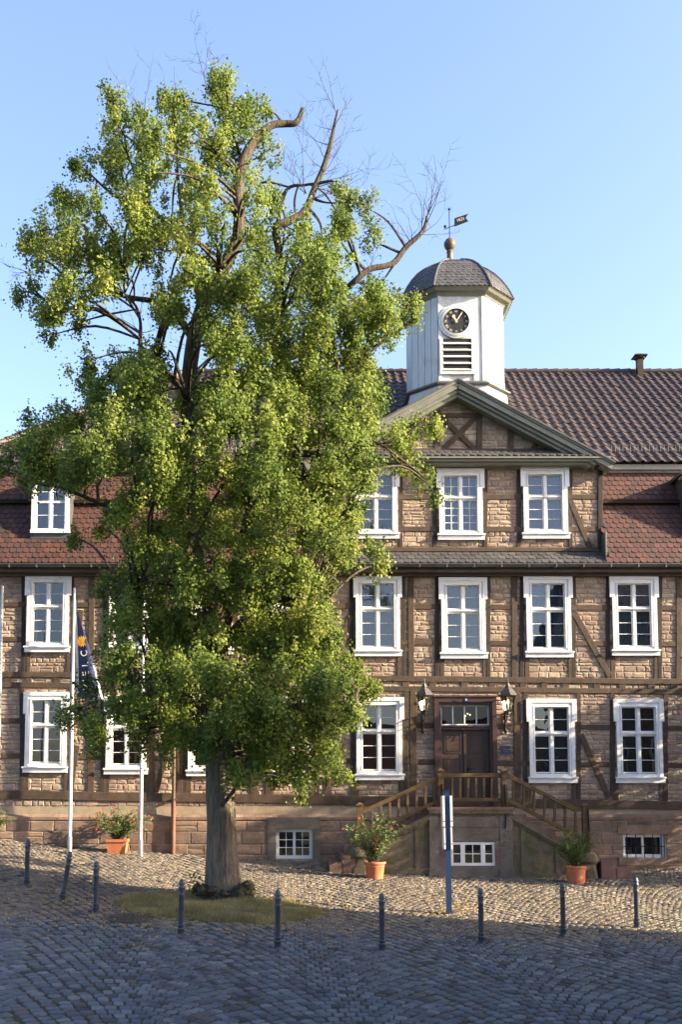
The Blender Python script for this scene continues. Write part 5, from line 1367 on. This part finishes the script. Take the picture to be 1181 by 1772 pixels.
for (c, r, w) in allc:
    # branch from the nearest limb below
    d2 = ((LPv-np.array(c))**2).sum(1) + np.where(LPv[:,2] > c.z+.2, 6.0, 0) + np.where(LPr < .02, 2, 0)
    k = int(d2.argmin()); a = Vector(LPv[k]); ln = (c-a).length
    if ln > .3:
        m_ = a.lerp(c, .5) + Vector((random.gauss(0,.12), random.gauss(0,.12), .12*ln))
        cc_ = cat([(a, min(.05, LPr[k]*.6)), (m_, min(.03, .012*ln+.01)), (c, .010)], 4); trk.tube([q[0] for q in cc_], [q[1] for q in cc_], 5, .8, cap=False)
    up = .72 if c.z+tb_.z > 12.5 else 1; nsub = max(4, int(15.5*up*(r/.55)**2*w)); ct = random.gauss(.02, .12)
    for s in range(nsub):
        d = rng.standard_normal(3); d /= np.linalg.norm(d); rr_ = r*random.random()**.33
        sc = np.array(c) + d*rr_*np.array((1, 1, .95))
        if sc[2] < 1.3 or dropped(sc): continue
        if random.random() < .35: trk.tube([c, Vector(sc)+Vector((0,0,.05)), Vector(sc)-Vector((0,0,.1))], [.008,.005,.003], 3, .8, cap=False)
        nl = int(random.uniform(95, 170)); sr = random.choice((random.uniform(.09,.16), random.uniform(.16,.25), random.uniform(.16,.25))); nl = int(nl*(sr/.21)**1.7); ax = rng.uniform(.6, 1.25, 3)*np.array((.9,.9,1.45))
        o_ = rng.standard_normal((nl,3)); o_ /= np.linalg.norm(o_,axis=1)[:,None]; o_ *= rng.random((nl,1))**.4*ax*sr; o_ += (rng.random((nl,1)) < .28)*rng.standard_normal((nl,3))*.11; o_[:,2] -= (o_[:,0]**2+o_[:,1]**2)*1.2
        C.append(sc+o_)
        dd = rng.standard_normal((nl,3))*.75 + np.array((0,-.1,-.75)); D.append(dd/np.linalg.norm(dd,axis=1)[:,None])
        LL.append(rng.uniform(.042,.085,nl)); co_ = (sc+o_)-np.array(c); co_ /= np.linalg.norm(co_,axis=1)[:,None]+1e-6; NN.append(co_*.45+o_/sr*.35+np.array((.0,-.25,.45))+rng.standard_normal((nl,3))*.42)
        tn = np.clip(.45+ct+random.gauss(0,.10)+rng.standard_normal(nl)*.10, 0, .85)
        tn = np.where(rng.random(nl) < .035, rng.uniform(.6,.85,nl), tn); TN.append(tn)
C = np.concatenate(C); D = np.concatenate(D); LL = np.concatenate(LL); TN = np.concatenate(TN)
V, F = leaf_quads(C, D, LL, LL*.90, np.concatenate(NN))
crown = np_mesh('crown', V, F, np.repeat(TN, 2), M_leaf, tree)

trk.build('trunk', M_bark, tree, smooth=True)
# burls at the root
m = MB()
for k in range(60):
    a = random.uniform(0, 2*math.pi); R_ = random.uniform(.44, .54); z = random.uniform(-.05, .28); s = random.uniform(.07, .15)
    cx, cy = R_*math.cos(a)*1.15, R_*math.sin(a)
    vs = []; nn = 10; nl = 7; ph = random.random()*20
    for i in range(nl):
        th = math.pi*i/(nl-1)
        for q in range(nn):
            fi = 2*math.pi*q/nn; v = Vector((math.sin(th)*math.cos(fi), math.sin(th)*math.sin(fi), math.cos(th)))
            rr_ = s*(1+.9*noise.noise(v*2.6+Vector((ph,0,0)))); vs.append(Vector((cx,cy,z))+v*rr_)
    m.add(vs, [(i*nn+q, i*nn+(q+1) % nn, (i+1)*nn+(q+1) % nn, (i+1)*nn+q) for i in range(nl-1) for q in range(nn)])
m.build('root_burls', M_burl, tree, smooth=True)
C = []; D = []
for k in range(90):
    side = random.choice((-1, -1, 1)); C.append((side*random.uniform(.45,.72), random.uniform(-.5,.1), random.uniform(.05,.55)*(1 if side < 0 else .7))); d = Vector((random.gauss(0,1), random.gauss(0,1), random.gauss(0,.7))).normalized(); D.append(tuple(d))
V, F = leaf_quads(np.array(C), np.array(D), rng.uniform(.05,.09,len(C)), rng.uniform(.05,.08,len(C)))
np_mesh('root_suckers', V, F, np.repeat(rng.uniform(.2,.8,len(C)), 2), M_leaf, tree)

# ---------------------------------------------------------------- outside the frame: what shades the square, and houses added for pane reflections
def house(x0, x1, y0, y1, z0, eave, ridge, label, along='y'):
    e = empty('plastered_house', ((x0+x1)/2, (y0+y1)/2, z0), label, 'house'); c = Vector(e.location)
    m = MB(); a, b = x0-c.x, x1-c.x; p, q = y0-c.y, y1-c.y; E_, R_ = eave-z0, ridge-z0
    m.box(a, b, p, q, -1, E_)
    if along == 'y': m.add([(a,p,E_),(b,p,E_),(0,p,R_),(a,q,E_),(b,q,E_),(0,q,R_)], [(0,1,2),(4,3,5)], .5)
    else: m.add([(a,p,E_),(a,q,E_),(a,0,R_),(b,p,E_),(b,q,E_),(b,0,R_)], [(0,2,1),(3,4,5)], .5)
    m.build('wall', M_plaster, e)
    m = MB(); o = .5
    if along == 'y':
        for s in (-1, 1):
            k = (b-0)+o; m.add([(0,p-o,R_+.12),(s*k,p-o,E_-.3),(s*k,q+o,E_-.3),(0,q+o,R_+.12),(0,p-o,R_),(s*k,p-o,E_-.42),(s*k,q+o,E_-.42),(0,q+o,R_)], [(0,1,2,3),(4,7,6,5),(1,5,6,2),(0,4,5,1),(3,2,6,7)], .5)
    else:
        for s in (-1, 1):
            k = q+o; m.add([(a-o,0,R_+.12),(a-o,s*k,E_-.3),(b+o,s*k,E_-.3),(b+o,0,R_+.12),(a-o,0,R_),(a-o,s*k,E_-.42),(b+o,s*k,E_-.42),(b+o,0,R_)], [(0,1,2,3),(4,7,6,5),(1,5,6,2),(0,4,5,1),(3,2,6,7)], .5)
    m.build('roof', M_beav, e)
    def win(x, y, z, nx, ny):
        m = MB(); tx_, ty_ = (1, 0) if ny else (0, 1)
        for (u0, u1, w0, w1, d) in ((-.6,.6,0,.1,.05),(-.6,.6,1.5,1.6,.05),(-.6,-.5,.1,1.5,.05),(.5,.6,.1,1.5,.05),(-.03,.03,.1,1.5,.04)):
            if ny: m.box(x+u0, x+u1, y+min(0,ny*d), y+max(0,ny*d), z+w0, z+w1)
            else: m.box(x+min(0,nx*d), x+max(0,nx*d), y+u0, y+u1, z+w0, z+w1)
        f = m.build('window', M_white, e); m = MB()
        if ny: m.add([(x-.5,y+ny*.02,z+.1),(x+.5,y+ny*.02,z+.1),(x+.5,y+ny*.02,z+1.5),(x-.5,y+ny*.02,z+1.5)], [(0,1,2,3)])
        else: m.add([(x+nx*.02,y-.5,z+.1),(x+nx*.02,y+.5,z+.1),(x+nx*.02,y+.5,z+1.5),(x+nx*.02,y-.5,z+1.5)], [(0,1,2,3)])
        m.build('pane', M_navy, f)
    for z in (1.0, 3.9):
        if z+2 > E_: continue
        for k in range(4):
            win(a+(b-a)*(k+.5)/4, q, z, 0, 1); win(a, p+(q-p)*(k+.5)/4, z, -1, 0)
    return e
house(13.5, 21, -27.5, -11.1, -1.2, 9.4, 13.5, 'pale plastered house out of frame to the right that shades the square', 'x')
house(-16, 1, -58, -48, -1.2, 4.2, 7.5, 'low house added behind the camera to darken window reflections, left of its neighbour', 'x')  # this and the next are unseen, added to darken the lower panes
house(5, 24, -58, -48, -1.2, 4.5, 8, 'low house added behind the camera to darken window reflections, right of its neighbour', 'x')
# small street tree out of frame right, dappling the ground floor
e = empty('street_tree', (15.8, -2.9, G(13,-3)), 'small round-crowned tree out of frame to the right, beside the building', 'tree')
m = MB(); m.tube([(0,0,-.2),(.05,0,1.2),(0,.05,2.6),(.1,0,4.2),(0,0,5.8)], [.16,.13,.12,.09,.03], 10, wob=.1)
C = []; D = []; n = 520
for k in range(n):
    d = rng.standard_normal(3); d /= np.linalg.norm(d); c = np.array((0,0,4.9)) + d*np.array((2.6,2.2,3.3))*random.random()**.4
    if k % 4 == 0: m.tube([(0,0,min(4.5,c[2]-.3)), tuple(c)], [.03,.008], 4, cap=False)
    nl = 34; C.append(c+rng.standard_normal((nl,3))*.20); dd = rng.standard_normal((nl,3)); D.append(dd/np.linalg.norm(dd,axis=1)[:,None])
m.build('trunk', M_bark, e)
C = np.concatenate(C); D = np.concatenate(D); V, F = leaf_quads(C, D, np.full(len(C),.13), np.full(len(C),.11))
np_mesh('crown', V, F, np.repeat(rng.random(len(C))*.7, 2), M_leaf, e)
